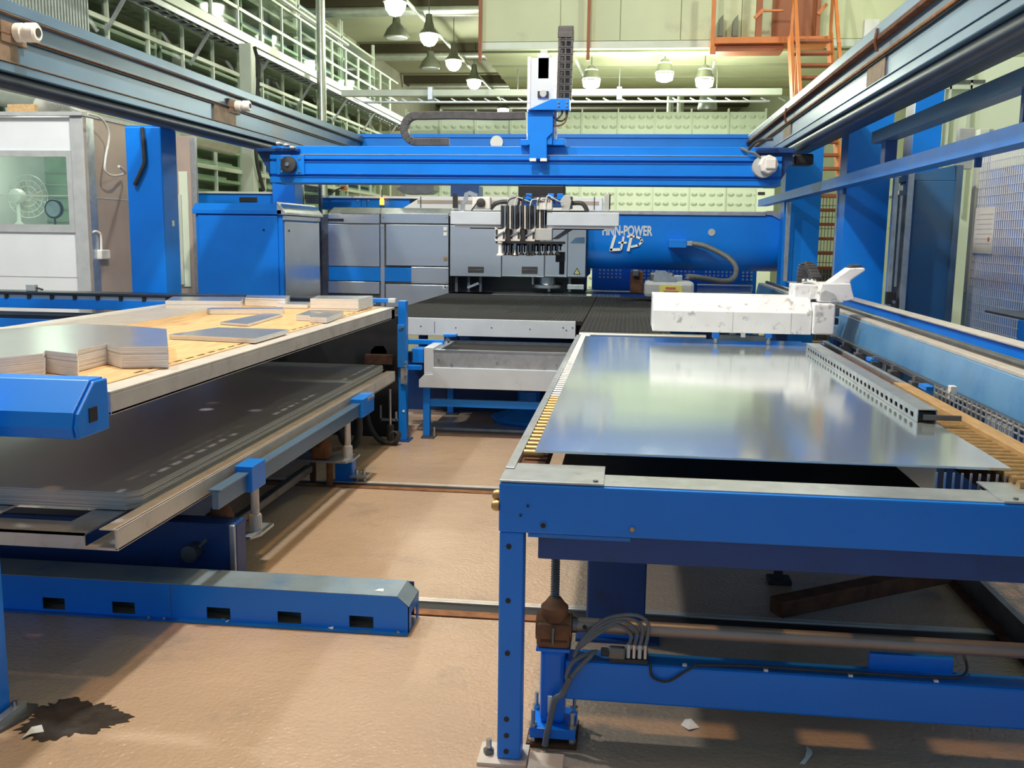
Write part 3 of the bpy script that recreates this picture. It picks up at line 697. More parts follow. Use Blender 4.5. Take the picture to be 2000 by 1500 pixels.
# stop brackets and toothed-belt motor on the crossbar
mt = MB().px(922, 384, 957, 408, YS + .02, .12).build('belt_motor', 'plastic_white', to, .01)
q = P(939, 396, Y=YS); MB().lathe((q.x, YS - .01, q.z), [(.025, 0), (.04, .005), (.042, .02), (.035, .03)], 'y', 18).build('motor_pulley', 'rubber', mt, smooth=True)
MB().bar(P(932, 396, Y=YS), P(921, 411, Y=YS), .012, .012).build('belt', 'rubber', to)
MB().tube([P(903, 413, Y=YS + .03), P(904, 397, Y=YS + .03), P(909, 392, Y=YS + .03), P(911, 379, Y=YS + .03), P(917, 377, Y=YS + .03), P(932, 383, Y=YS + .03)], .01, sq=(.04, .016)).build('bent_bracket', 'galv', to)
for x0, x1, y0 in ((990, 1012, 380), (1094, 1116, 381)):
    q = [P(x, y, Y=YS + .02) for x, y in ((x0 + 4, 412), (x0, 392), (x0 + 8, y0), (x1 - 4, y0), (x1, 392), (x1 - 4, 412))]
    MB().prism([(p.x, p.z) for p in q], 'y', YS + .02, YS + .08).build('stop_bracket', 'plastic_grey', to, .004)
    MB().px(x1 - 6, 384, x1 + 2, 408, YS + .03, .05).build('stop_pad', 'rubber', to, .003)
MB().px(1180, 379, 1190, 413, YS + .04, .05).build('end_post', 'plastic_grey', to, .004)
MB().px(1184, 379, 1192, 409, YS + .06, .05).build('end_pad', 'rubber', to, .003)
MB().tube(smooth_path([P(1117, 397, Y=YS + .1), P(1135, 397, Y=YS + .1), P(1143, 404, Y=YS + .1), P(1147, 414, Y=YS + .1)]), .02, 8).build('hose', 'rubber', to, smooth=True)
MB().tube(smooth_path([P(958, 408, Y=YS + .1), P(968, 398, Y=YS + .1), P(985, 394, Y=YS + .1), P(1015, 396, Y=YS + .1)]), .02, 8).build('hose', 'rubber', to, smooth=True)
for k in range(6):
    x = 990 + k * 15
    MB().tube(smooth_path([P(x, 402, Y=YS - .05), P(x + 5, 390 - k % 3 * 4, Y=YS - .04), P(x + 22, 386 + k % 2 * 5, Y=YS - .03), P(x + 34, 396, Y=YS)]), .006, 6).build('air_hose', 'cable_white' if k % 2 else 'rubber', to, smooth=True)
# cylinders: three rows in depth, each a bright barrel between dark ones
for row in range(3):
    yy = YS - .14 + row * .07
    xo = row * 29
    for k, (x0, x1, mat) in enumerate(((978, 983, 'rubber'), (984, 989, 'steel'), (990, 994, 'rubber'), (995, 998, 'plastic_white'), (999, 1003, 'rubber'), (1004, 1006.5, 'steel'))):
        a_ = P((x0 + x1) / 2 + xo, 401, Y=yy); b_ = P((x0 + x1) / 2 + xo, 447, Y=yy); r = abs(P(x1, 420, Y=yy).x - P(x0, 420, Y=yy).x) / 2
        MB().cyl(a_, b_, r, n=10).build('cylinder', mat, to, smooth=True)
    x = 966 + row * 29
    cl_ = MB().plate([(p.x, p.z) for p in (P(x, 443, Y=yy - .03), P(x + 7, 448, Y=yy - .03), P(x + 15, 448, Y=yy - .03), P(x + 22, 443, Y=yy - .03), P(x + 20, 452, Y=yy - .03), P(x + 21, 466, Y=yy - .03), P(x + 20, 471, Y=yy - .03), P(x + 2, 471, Y=yy - .03), P(x, 466, Y=yy - .03), P(x + 2, 452, Y=yy - .03))], [], 'y', yy - .03, yy).build('valve_body', 'plastic_white', to, .003)
    MB().bar(P(x + 1, 462, Y=yy - .035), P(x + 19, 452, Y=yy - .035), .012, .012).build('cross_link', 'steel', cl_)
    MB().px(x + 2, 448, x + 6, 466, yy - .034, .006).build('port', 'rubber', cl_)
    MB().px(x + 16, 454, x + 20, 466, yy - .034, .006).build('port', 'rubber', cl_)
    MB().px(x + 20, 444, x + 30, 471, yy, .05).build('spacer_block', 'rubber', to, .003)
    a_ = P(x + 11, 474, Y=yy); MB().lathe((a_.x, yy, P(x + 11, 500, Y=yy).z), [(.034, 0), (.036, .008), (.018, .03), (.018, .115), (.03, .118), (.03, .13)], 'z', 12).build('suction_cup', 'plastic_white' if row % 2 == 0 else 'steel', to, smooth=True)
MB().px(978, 403, 1068, 446, YS + .0, .02).build('cylinder_plate', 'rubber', to)
mb = MB()
for k in range(24): mb.px(978 + k * 5, 476, 981 + k * 5, 495 - k * .25, YS + .20, .02)
mb.px(976, 476, 1098, 480, YS + .19, .05)
mb.build('comb_skirt', 'rubber', to)
MB().px(1045, 446, 1078, 470, YS - .02, .12).build('valve_block', 'plastic_grey', to, .006)
MB().px(968, 471, 1100, 476, YS - .15, .30).build('cup_plate', 'black', to)
# rear rows of suction cups
for row in range(3):
    yy = YS - .06 + row * .12
    for k in range(10):
        q = P(985 + k * 11.5, 477, Y=yy)
        o = MB().lathe((q.x, yy, q.z - .10), [(.024, 0), (.026, .006), (.012, .025), (.012, .10)], 'z', 10).build('suction_cup', 'steel_dark', to, smooth=True)
arm = [P(x, y, Y=YS + .1) for x, y in ((1078, 467), (1090, 467), (1122, 446), (1108, 446))]
MB().prism([(p.x, p.z) for p in arm], 'y', YS + .1, YS + .16).build('diagonal_arm', 'steel_dark', to, .003)
MB().px(1085, 492, 1103, 512, YS + .14, .06).build('sensor_bracket', 'rubber', to, .006)
MB().px(1092, 510, 1102, 536, YS + .18, .05).build('sensor', 'black', to, .004)
# ================================================================ PRESS
YP = 12.4
ZT = .93
pr = thing('punch_press', 'large turret punch press with stainless panels and a blue tube-shaped frame', 'machine', (P(900, 500, Y=YP).x, YP + 1, 0))
def pan(name, mat, rc, Y=YP, d=.03, bev=.004, par=None):
    return MB().px(*rc, Y, d).build(name, mat, par or pr, bev)
# rear body that the panels are fixed to
MB().px(629, 420, 876, 640, YP + .04, 1.6).build('body', 'steel_dark', pr)
pan('panel', 'stainless', (641, 438, 741, 520))
pan('lid', 'stainless', (641, 418, 741, 436))
MB().px(640, 427, 671, 432.5, YP - .004, .01).build('handle_slot', 'black', pr)
pan('panel', 'stainless', (641, 550, 741, 573))
pan('edge_post', 'stainless', (743, 438, 751, 600), YP - .01, .05)
pan('panel', 'stainless', (754, 439, 876, 519), YP - .02, .05)
pan('lid', 'stainless', (744, 417, 876, 436), YP - .02, .05)
tp = [(P(760, 406, Y=YP + .25).z, YP + .25), (P(760, 417, Y=YP).z, YP)]
x0, x1 = P(641, 412, Y=YP).x, P(876, 412, Y=YP).x
MB()._add([(x0, YP, tp[1][0]), (x1, YP, tp[1][0]), (x1, YP + .25, tp[0][0]), (x0, YP + .25, tp[0][0]), (x0, YP + .02, tp[1][0] - .02), (x1, YP + .02, tp[1][0] - .02), (x1, YP + .27, tp[0][0] - .02), (x0, YP + .27, tp[0][0] - .02)],
          [(0, 1, 2, 3), (7, 6, 5, 4), (0, 4, 5, 1), (1, 5, 6, 2), (2, 6, 7, 3), (3, 7, 4, 0)]).build('sloped_top', 'galv', pr)
pan('blue_band', 'blue', (642, 522, 803, 549), YP - .005)
pan('panel', 'stainless', (803, 522, 876, 554), YP - .03, .06)
pan('panel', 'stainless', (753, 556, 876, 600), YP - .03, .06)
for (x, y) in ((870, 447), (870, 457), (870, 505), (869, 561)):
    MB().px(x - 4, y - 3.5, x + 3, y + 3.5, YP - .034, .003).build('sticker', 'paper' if y != 505 else 'brass', pr)
for (x, y) in ((806, 526), (872, 526), (806, 550), (872, 551), (746, 445), (748, 425), (872, 425)):
    q = P(x, y, Y=YP - .034); MB().cyl((q.x, YP - .036, q.z), (q.x, YP - .03, q.z), .006, n=8).build('screw', 'steel_dark', pr)
# head
YH = 12.25
hd = MB().px(879, 414, 1145, 541, YH + .03, 1.6).build('head', 'steel_dark', pr)
pan('head_door', 'stainless', (879, 441, 979, 540), YH)
pan('head_door', 'stainless', (981, 441, 1063, 540), YH)
pan('head_door', 'stainless', (1065, 441, 1108, 540), YH)
pan('head_door', 'stainless', (1109, 441, 1144, 540), YH)
pan('head_lid', 'stainless', (879, 415, 1144, 439), YH)
for rc in ((914, 521, 945, 533), (1019, 521, 1050, 535)):
    MB().px(*rc, YH - .004, .01).build('handle_recess', 'rubber', pr)
    MB().px(rc[0] + 2, rc[1] + 5, rc[2] - 2, rc[1] + 7, YH - .009, .006).build('handle_bar', 'steel_dark', pr)
q = [P(x, y, Y=YH) for x, y in ((1113, 475), (1142, 475), (1142, 463), (1124, 464))]
MB().prism([(p.x, p.z) for p in q], 'y', YH - .006, YH).build('tinted_window', 'rail_steel', pr)
tri = [P(x, y, Y=YH) for x, y in ((1120, 536), (1134, 536), (1127, 523))]
MB().prism([(p.x, p.z) for p in tri], 'y', YH - .006, YH).build('warning_triangle', 'black', pr)
tri = [P(x, y, Y=YH) for x, y in ((1122.5, 534.5), (1131.5, 534.5), (1127, 526))]
o = MB().prism([(p.x, p.z) for p in tri], 'y', YH - .008, YH - .006).build('triangle_face', 'yellow', pr)
MB().px(1126.2, 529, 1127.8, 533, YH - .010, .003).build('triangle_mark', 'print', pr)
tri = [P(x, y, Y=YP - .03) for x, y in ((866, 563), (873, 563), (869.5, 557))]
MB().prism([(p.x, p.z) for p in tri], 'y', YP - .036, YP - .03).build('warning_triangle', 'print', pr)
# punching station under the head
MB().px(880, 541, 1140, 572, YH + .25, 1.0).build('turret_housing', 'black', pr)
for x in (889, 913, 936, 1070, 1110): MB().px(x, 541, x + 5, 570, YH + .12, .05).build('guide_post', 'steel_dark', pr)
MB().bar(P(913, 562, Y=YH + .1), P(935, 553, Y=YH + .1), .03, .03).build('arm', 'galv', pr)
q = P(1066, 560, Y=YH); tu = MB().lathe((q.x, YH + .22, max(q.z - .03, ZT + .016)), [(.17, 0), (.20, .01), (.20, .045), (.12, .06), (.12, .14)], 'z', 28).build('turret_ring', 'steel', pr, smooth=True)
q = P(1039, 550, Y=YH); MB().cyl((q.x, YH + .1, max(q.z - .04, ZT + .016)), (q.x, YH + .1, q.z + .1), .016, n=10).build('punch_pin', 'steel', pr, smooth=True)
MB().px(1108, 556, 1140, 565, YH + .06, .1).build('stripper_plate', 'galv', pr, .003)
# blue tube frame
xa, xb = P(1146, 480, Y=YP).x, P(1531, 480, Y=YP).x
zt_, zb_ = P(1330, 419, Y=YP).z, P(1330, 529, Y=YP).z
R_ = .36
prof = [(YP, zt_), (YP, zb_ + R_)]
for k in range(1, 9):
    a_ = PI / 2 * k / 8; prof.append((YP + R_ * (1 - math.cos(a_)), zb_ + R_ * (1 - math.sin(a_))))
prof += [(YP + 1.5, zb_), (YP + 1.5, zt_)]
tu = MB().prism(prof, 'x', xa, xb).build('tube_frame', 'blue', pr, .004, True)
MB().px(1150, 412, 1496, 420, YP - .03, .5).build('top_ledge', 'galv', pr, .004)
q = [P(x, y, Y=YP) for x, y in ((1496, 412), (1512, 412), (1532, 424), (1532, 434), (1508, 421), (1496, 420))]
MB().prism([(p.x, p.z) for p in q], 'y', YP - .03, YP + .4).build('ledge_end', 'galv', pr, .004)
X0, X1, Z0, Z1 = R(1176, 442, 1274, 459.5, YP - .006)
tw = text_mesh('lettering', 'FINN-POWER', .167, (X0, YP - .004, Z0), 'silver_paint', pr, sx=.60, bold=.006)
w_now = tw.dimensions.x; tw.data.transform(Matrix.Scale((X1 - X0) / w_now, 4, Vector((1, 0, 0)))); tw.location.x += (X0 + X1) / 2 - (X0 + w_now / 2)
def stroke(pts, w):
    v = [P(x, y, Y=YP - .008) for x, y in pts]
    mb = MB()
    for a_, b_ in zip(v[:-1], v[1:]):
        d = (b_ - a_); d.y = 0; n = Vector((-d.z, 0, d.x)).normalized() * w / 2; e = d.normalized() * w * .3
        poly = [(a_ - e + n), (b_ + e + n), (b_ + e - n), (a_ - e - n)]
        mb.prism([(p.x, p.z) for p in poly], 'y', YP - .010, YP - .001)
    return mb
stroke([(1201, 461), (1193, 488), (1211, 487)], .034).build('logo_letter_l', 'paper', pr)
stroke([(1209, 474), (1223, 474)], .026).build('logo_plus', 'paper', pr)
stroke([(1218, 463), (1213, 486)], .026).build('logo_plus', 'paper', pr)
stroke([(1233, 463), (1227, 489)], .034).build('logo_letter_p', 'paper', pr)
stroke([(1226, 462), (1241, 462), (1252, 466), (1254, 472), (1247, 479), (1233, 482)], .028).build('logo_letter_p', 'paper', pr)
q = P(1390, 454, Y=YP); MB().lathe((q.x, YP - .01, q.z), [(.042, 0), (.045, .005), (.045, .012)], 'y', 18).build('plug', 'plastic_grey', pr)
# cable outlet box and hose
MB().px(1306, 468, 1341, 484, YP - .16, .16).build('outlet_box', 'blue', pr, .006)
MB().px(1341, 471, 1352, 480, YP - .14, .08).build('hose_gland', 'galv', pr, .004)
hp = [(1348, 475, -.1), (1375, 480, -.14), (1405, 493, -.2), (1428, 508, -.26), (1438, 525, -.35), (1433, 543, -.5), (1418, 549, -.62), (1395, 547, -.75), (1365, 542, -.92), (1343, 540, -1.02)]
MB().tube(smooth_path([P(x, y, Y=YP + d) for x, y, d in hp], 6), .032, 12).build('ribbed_hose', 'hose' if 0 else 'cable_grey', pr, smooth=True)
# perforated guard below the tube
gd = thing('perforated_guard', 'blue perforated guard strip under the press tube with bright square holes', 'guard', (P(1310, 545, Y=14.2).x, 14.22, 0))
X0, X1, Z0, Z1 = R(1138, 526, 1482, 571, 13.95); X0 = xa + .01; Z0 = .93
MB().box(X0, X1, 14.22, 14.24, 0, Z1 + .15).build('plate', 'blue', gd)
mb = MB(); x = X0 + .10; k = 0
while x < X1 - .08:
    if k % 9 not in (6, 7):
        for j in range(3):
            z = Z1 - .05 - j * .05
            mb.box(x, x + .03, 14.212, 14.22, z, z + .028)
    x += .058; k += 1
mb.build('square_hole_rows', 'silver_paint', gd)['kind'] = 'stuff'
# upper rear units
press_unit = t = thing('press_drive_unit', 'blue and white drive unit with brown stripe standing on the press behind the head', 'machine', P(900, 400, Y=YP + .9))
MB().px(628, 386, 800, 410, YP + .8, .7).build('blue_box', 'blue', t, .008)
MB().px(628, 383, 830, 387, YP + .75, .8).build('top_edge', 'white_clean', t)
for x in (705, 716): MB().px(x, 388, x + .8, 404, YP + .795, .01).build('door_gap', 'black', t)
for x in (699, 720): q = P(x, 392, Y=YP + .8); MB().cyl((q.x, YP + .78, q.z), (q.x, YP + .8, q.z), .012, n=10).build('knob', 'steel', t)
q = [P(x, y, Y=YP + .76) for x, y in ((790, 406), (826, 384), (1176, 386), (1176, 412), (790, 412))]
MB().prism([(p.x, p.z) for p in q], 'y', YP + .7, YP + 1.5).build('white_cover', 'white_clean', t, .006)
MB().px(815, 392, 1170, 399, YP + .695, .006).build('brown_stripe', 'beige_wall', t)
MB().px(821, 384, 822.5, 406, YP + .69, .006).build('cover_gap', 'black', t)
MB().px(1160, 384, 1161.5, 412, YP + .69, .006).build('cover_gap', 'black', t)
t = thing('warning_beacon', 'small glowing orange beacon above the blue press box', 'beacon', P(746, 402, Y=YP + .7))
q = P(746, 396, Y=YP + .7); MB().lathe((q.x, YP + .7, q.z - .03), [(.03, 0), (.032, .06), (.02, .1)], 'z', 14).build('lens', 'beacon', t, smooth=True)
MB().cyl((q.x, YP + .7, P(746, 408, Y=YP + .7).z), (q.x, YP + .7, P(746, 370, Y=YP + .7).z), .008, n=6).build('rod', 'steel_dark', t)
t = press_unit
q = [P(x, y, Y=YP + 1) for x, y in ((776, 370), (792, 379), (838, 379), (850, 372), (850, 362), (790, 362))]
MB().prism([(p.x, p.z) for p in q], 'y', YP + .9, YP + 1.3).build('hood', 'steel_dark', t)
MB().px(880, 362, 935, 386, YP + .9, .4).build('motor_housing', 'blue_dark', t, .01)
MB().px(884, 378, 893, 406, YP + .5, .06).build('hose_stub', 'rubber', t)
MB().px(664, 362, 676, 372, YP + 1, .1).build('siren', 'orange', t, .02)
MB().tube(smooth_path([P(672, 366, Y=YP + 1), P(655, 372, Y=YP + 1), P(640, 385, Y=YP + 1), P(632, 402, Y=YP + 1)]), .012, 6).build('cable', 'rubber', t)
# ---- brush tables
XT0, XT1, YF = -2.25, P(1140, 625, Z=ZT).x, 8.42
t = thing('brush_table', 'black brush table with white fascia in front of the press head', 'table', ((XT0 + XT1) / 2, YF, 0), 'black brush tables')
MB().box(XT0, XT1, YF, 12.1, ZT - .03, ZT).build('brush_top', 'brush', t)
MB().box(XT0, XT1 - .01, YF - .01, YF + .02, ZT - .035, ZT - .012).build('brush_edge', 'black', t)
fz0, fz1 = P(960, 658, Y=YF - .04).z, P(960, 624, Y=YF - .04).z
fx0, fx1 = P(795, 640, Y=YF - .04).x, P(1124, 645, Y=YF - .04).x
fo = MB().box(fx0, fx1, YF - .04, YF - .02, fz0, fz1).build('fascia', 'silver_paint', t, .003)
for x, y in ((822, 637), (890, 640), (960, 640), (1035, 643), (1100, 640), (1118, 640), (1106, 645)):
    q = P(x, y, Y=YF - .04); MB().cyl((q.x, YF - .043, q.z), (q.x, YF - .039, q.z), .006, n=8).build('screw', 'print', fo)
MB().px(848, 628, 849, 650, YF - .043, .004).build('fascia_joint', 'print', fo)
MB().box(XT0 + .1, XT1 - .05, YF + .05, 12.0, .80, ZT - .035).build('understructure', 'black', t)
for x in (XT0 + .15, XT1 - .2):
    for y in (YF + .5, 11.6): MB().box(x, x + .08, y + .8 if y < 10 else y, y + .88 if y < 10 else y + .08, 0, .80).build('leg', 'blue_dark', t)
X2 = P(1278, 600, Z=ZT).x
t2 = thing('brush_table', 'smaller black brush table beside the white clamp carriage', 'table', ((XT1 + .3), 7.6, 0), 'black brush tables')
MB().box(XT1 + .012, 0.34, 7.52, 12.1, ZT - .03, ZT + .002).build('brush_top', 'brush', t2)
MB().box(XT1 + .012, 0.34, 7.50, 7.52, ZT - .06, ZT - .002).build('front_edge', 'steel_dark', t2)
MB().cyl((XT1 + .02, 7.42, ZT - .02), (.60, 7.42, ZT - .02), .026, n=14).build('end_roller', 'steel', t2, smooth=True)
MB().box(XT1 + .05, .30, 9.3, 12.0, .5, ZT - .035).build('understructure', 'black', t2)
for y in (9.4, 11.5): MB().box(XT1 + .2, XT1 + .28, y, y + .08, 0, .5).build('leg', 'blue_dark', t2)
# punched sheet under the head
c4 = [P(x, y, Z=ZT + .012) for x, y in ((960, 574), (1210, 579.5))]
yb_ = P(1000, 563, Z=ZT).y
tag(MB().box(c4[0].x, c4[1].x, (c4[0].y + c4[1].y) / 2, 12.36, ZT + .004, ZT + .012).build('sheet_blank', 'sheet_mirror'), 'shiny sheet being punched under the press head', 'metal sheet')
# press base, a dark box put in to block light below the tables
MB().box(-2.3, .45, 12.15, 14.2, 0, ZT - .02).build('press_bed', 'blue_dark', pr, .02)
# X axis clamp unit with yellow label
YM = 11.2
t = thing('clamp_drive', 'grey drive box with a yellow label at the rear edge of the small brush table', 'drive unit', P(1306, 582, Y=YM))
MB().px(1258, 550, 1356, 582, YM, .45).build('housing', 'plastic_grey', t, .04)
MB().px(1270, 533, 1316, 551, YM + .1, .3).build('cover', 'steel_dark', t, .02)
q = [P(x, y, Y=YM) for x, y in ((1280, 529), (1300, 529), (1322, 545), (1322, 551), (1275, 551))]
MB().prism([(p.x, p.z) for p in q], 'y', YM + .02, YM + .1).build('sloped_cover', 'galv', t)
lb = MB().px(1288, 557, 1332, 576, YM - .006, .006).build('label', 'yellow', t)
MB().px(1300, 561, 1320, 565.5, YM - .009, .003).build('label_text', 'label_red', lb)
MB().px(1296, 568, 1326, 572.5, YM - .009, .003).build('label_text', 'label_red', lb)
for k in range(5): MB().px(1297 + k * 6, 568.8, 1298.6 + k * 6, 571.8, YM - .010, .003).build('label_letter', 'print', lb)
MB().px(1231, 530, 1256, 573, YM + .1, .25).build('clamp', 'rust_dark', t, .01)
MB().px(1236, 527, 1248, 540, YM + .05, .1).build('clamp_screw', 'steel_dark', t, .01)
MB().px(1316, 538, 1333, 548, YM + .1, .1).build('hose_gland', 'galv', t, .006)
# support plates of the X axis on the right of the press
t = thing('side_bed', 'smooth pale side bed of the press right of the drive box', 'machine bed', P(1420, 570, Y=11.2))
q = [P(x, y, Z=1.02) for x, y in ((1362, 571), (1468, 571), (1458, 551), (1355, 549))]
MB().prism([(p.x, min(p.y, 14.15)) for p in q], 'z', .98, 1.02).build('bed_plate', 'steel', t, .004)
MB().box(q[0].x, q[1].x, q[0].y, q[0].y + .06, .60, .98).build('front_face', 'steel_dark', t)
MB().box(q[0].x + .05, q[1].x - .05, q[0].y + .1, min(q[2].y - .1, 13.0), 0, .98).build('pedestal', 'blue_dark', t)
# ---- conveyor bench under the brush table
YC = 7.72
t = thing('conveyor_bench', 'blue steel bench carrying a galvanised belt conveyor under the brush table', 'bench', (P(960, 850, Y=YC).x, YC, 0))
lx = [P(x, 800, Y=YC).x for x in (826, 839)]
xr_ = P(1250, 800, Y=YC).x
for x0 in (lx[0], xr_):
    for yy in (YC, YC + 1.1): MB().box(x0, x0 + lx[1] - lx[0], yy, yy + .06, .012, P(830, 757, Y=YC).z).build('leg', 'blue', t, .004)
    for yy in (YC, YC + 1.1): MB().box(x0 - .01, x0 + .10, yy - .04, yy + .1, 0, .012).build('foot_plate', 'steel_dark', t)
q = P(847, 850, Y=YC); MB().cyl((q.x, YC + .02, .012), (q.x, YC + .02, .09), .009, n=8).build('anchor_bolt', 'steel', t)
MB().box(lx[1], xr_, YC + .005, YC + .055, P(940, 797, Y=YC).z, P(940, 783, Y=YC).z).build('crossbar', 'blue', t, .004)
X0 = P(820, 740, Y=YC).x
zA, zB, zC, zD = [P(960, y, Y=YC - .02).z for y in (760, 727, 722, 687)]
q = [P(x, y, Y=YC - .03) for x, y in ((819, 741), (829, 731), (846, 731), (846, 723))]
MB().prism([(q[0].x, zA), (q[0].x, q[0].z), (q[1].x, q[1].z), (q[2].x, q[2].z), (q[3].x, zB + .03), (xr_, zB + .03), (xr_, zA)], 'y', YC - .05, YC + 1.2).build('tray', 'silver_paint', t, .003)
X3 = P(848, 705, Y=YC).x
sb = MB().box(X3, xr_, YC - .03, YC - .01, zC, zD).build('side_plate', 'galv', t, .004)
MB().box(X3, xr_, YC - .034, YC + .01, zD - .008, zD + .006).build('top_lip', 'steel', t)
for x, y in ((857, 702), (882, 713), (971, 708), (1062, 719), (1086, 711)):
    qq = P(x, y, Y=YC - .03); MB().cyl((qq.x, YC - .038, qq.z), (qq.x, YC - .03, qq.z), .009, n=8).build('screw', 'steel', sb)
MB().px(828, 679, 847, 731, YC - .03, .5).build('end_plate', 'silver_paint', t, .004)
sl = MB().box(X3 + .05, xr_, YC + .03, YC + .065, zD - .03, zD - .015).build('belt_slat', 'black', t, .003)
for k in range(1, 14): inst(sl, (.0, k * .045, 0))
MB().box(X3 - .02, X3 + .05, YC, YC + .75, zD - .05, zD + .004).build('side_rail', 'galv', t)
MB().box(X3, xr_, YC + .72, YC + .76, zD - .06, zD + .005).build('back_plate', 'galv', t)
MB().px(804, 681, 827, 709, YC + .05, .16).build('drive_motor', 'blue', t, .006)
for k in range(3): MB().px(803, 687 + k * 6, 806, 690 + k * 6, YC + .045, .01).build('motor_fin', 'black', t)
MB().px(794, 664, 866, 673, YC + .35, .06).build('brace', 'blue', t, .003)
MB().px(796, 714, 822, 723, YC + .35, .06).build('brace', 'blue', t, .003)
MB().px(866, 653, 890, 658, YC + .2, .1).build('adjuster_plate', 'blue', t, .003)
qq = P(872, 664, Y=YC + .2); MB().lathe((qq.x, YC + .25, qq.z - .03), [(.014, 0), (.02, .01), (.02, .025), (.01, .04), (.01, .07)], 'z', 10).build('adjuster_screw', 'steel', t, smooth=True)
# round blue machine foot and floor strip behind the bench
t = thing('floor_pedestal', 'blue sloped machine foot on the floor behind the bench', 'pedestal', P(1010, 835, Z=0))
c = P(1030, 832, Z=0)
MB().lathe((c.x, c.y + .1, 0), [(.30, 0), (.34, .05), (.34, .07), (.10, .16), (.10, .30)], 'z', 8).build('base', 'blue', t, .004)
tag(MB().box(-1.75, .9, 8.02, 8.30, 0, .03).build('floor_cable_duct', 'galv', None, .008), 'flat grey cable duct strip on the floor behind the bench leg', 'cable duct')
tag(MB().box(-2.1, .9, 9.0, 9.1, 0, .55).build('light_block_sheet', 'blue_dark'), 'dark sheet added to block the light under the brush table', 'panel')  # dark sheet added as the dark background below the table
pm('alu', (.74, .75, .77), .24, .85, .05, 8)
# ================================================================ RIGHT LOADING TABLE
FY = 2.844
XA, XB = -.367, 1.46
t = thing('loading_table', 'blue steel loading table frame with thick front beam in the right foreground', 'table', (.5, FY, 0))
MB().box(XA, XB, FY, FY + .15, .757, .910).build('front_beam', 'blue', t, .006)
MB().box(XA + .002, XB, FY + .012, FY + .148, .910, .914).build('worn_top', 'galv', t, .001)
MB().box(XA + .12, XB, FY + .02, FY + .12, .672, .757).build('inner_beam', 'blue_dark', t, .004)
MB().box(XA + .09, XA + .40, FY + .004, FY + .10, .745, .7565).build('under_plate', 'blue_worn', t)
for x0, x1 in ((XA, XA + .315), (1.09, XB)):
    MB().box(x0, x1, FY + .004, FY + .235, .9145, .920).build('corner_plate', 'galv', t, .001)
for x in (XA + .29, 1.13): MB().cyl((x, FY + .03, .920), (x, FY + .03, .924), .008, n=8).build('plate_screw', 'steel_dark', t)
q = [P(x, y, Y=FY) for x, y in ((1031, 988), (1017, 1006), (1061, 1026), (1235, 1034))]
for k, c in enumerate(q):
    r = (.005, .005, .010, .009)[k]
    MB().lathe((c.x, FY - .003, c.z), [(r * 1.25, 0), (r * 1.25, .004)], 'y', 12).build('hole_rim', 'blue_worn', t)
    MB().cyl((c.x, FY - .004, c.z), (c.x, FY + .001, c.z), r * .8, n=10).build('bolt_hole' if k < 3 else 'bolt_head', 'black' if k < 3 else 'brass', t)
for dz, dy in ((.865, .0), (.838, -.02)):
    MB().lathe((XA, FY + .03 + dy, dz), [(.016, 0), (.018, -.008), (.014, -.02), (.006, -.024)], 'x', 12).build('side_bolt', 'brass', t, smooth=True)
for x, y in ((1014, 1046), (1082, 1050)):
    c = P(x, y, Y=FY + .05); MB().lathe((c.x, FY + .05, .735), [(.012, 0), (.016, .006), (.016, .02)], 'z', 6).build('nut', 'steel', t)
# legs
def leg(x0, x1, y0, holes):
    o = MB().box(x0, x1, y0, y0 + .075, .012, .757).build('leg', 'blue', t, .006)
    for z in holes:
        MB().lathe(((x0 + x1) / 2 - .008, y0 - .002, z), [(.0085, 0), (.0085, .003)], 'y', 12).build('bolt_hole', 'black', o)
    MB().box(x0 - .06, x1 + .02, y0 - .03, y0 + .10, 0, .012).build('foot_plate', 'pallet', t)
    MB().cyl((x0 - .03, y0 + .03, .012), (x0 - .03, y0 + .03, .06), .009, n=8).build('anchor_bolt', 'steel', t)
    MB().cyl((x0 - .03, y0 + .03, .012), (x0 - .03, y0 + .03, .028), .017, n=6).build('anchor_nut', 'steel_dark', t)
hz = [P(990, y, Y=FY).z for y in (1068, 1174, 1277, 1406, 1438, 1469)]
leg(P(972, 1300, Y=FY).x, P(1019, 1300, Y=FY).x, FY + .004, hz)
leg(XB - .08, XB, FY + .004, hz)
for x in (XA, XB - .08): leg(x, x + .08, 7.2, [])
# side members
MB().box(XA, XA + .03, FY + .15, 7.3, .80, .925).build('side_rail', 'galv', t, .003)
MB().box(XB - .03, XB, FY + .15, 7.3, .80, .925).build('side_rail', 'galv', t, .003)
MB().box(XA, XB, 7.28, 7.36, .76, .90).build('rear_beam', 'blue', t, .004)
# roller tracks left and right of the sheet
MB().box(XA + .03, XA + .115, FY + .18, 7.25, .86, .905).build('roller_bed', 'rust_dark', t)
ro = MB().cyl((XA + .038, 3.20, .926), (XA + .105, 3.20, .926), .0135, n=10).build('roller', 'brass', t, smooth=True)
ro2 = MB().cyl((XA + .038, 4.388, .926), (XA + .105, 4.388, .926), .0135, n=10).build('roller', 'steel', t, smooth=True)
for k in range(1, 62):
    if k < 18: inst(ro, (0, k * .066, 0))
    elif k > 18: inst(ro2, (0, (k - 18) * .066, 0))
MB().box(1.16, 1.42, FY + .24, 7.25, .86, .905).build('roller_bed', 'rust_dark', t)
ro = MB().cyl((1.19, 3.02, .926), (1.335, 3.02, .926), .0165, n=10).build('roller', 'brass', t, smooth=True)
for k in range(1, 24): inst(ro, (0, k * .058, 0))
MB().box(1.335, 1.40, FY + .24, 5.0, .905, .955).build('edge_guide', 'tan', t, .004)
mb = MB()
for k in range(30):
    y = 3.05 + k * .055; mb.box(1.425, 1.431, y, y + .007, .90, 1.0)
for z in (.93, .96, .985): mb.box(1.425, 1.431, 3.0, 4.65, z, z + .005)
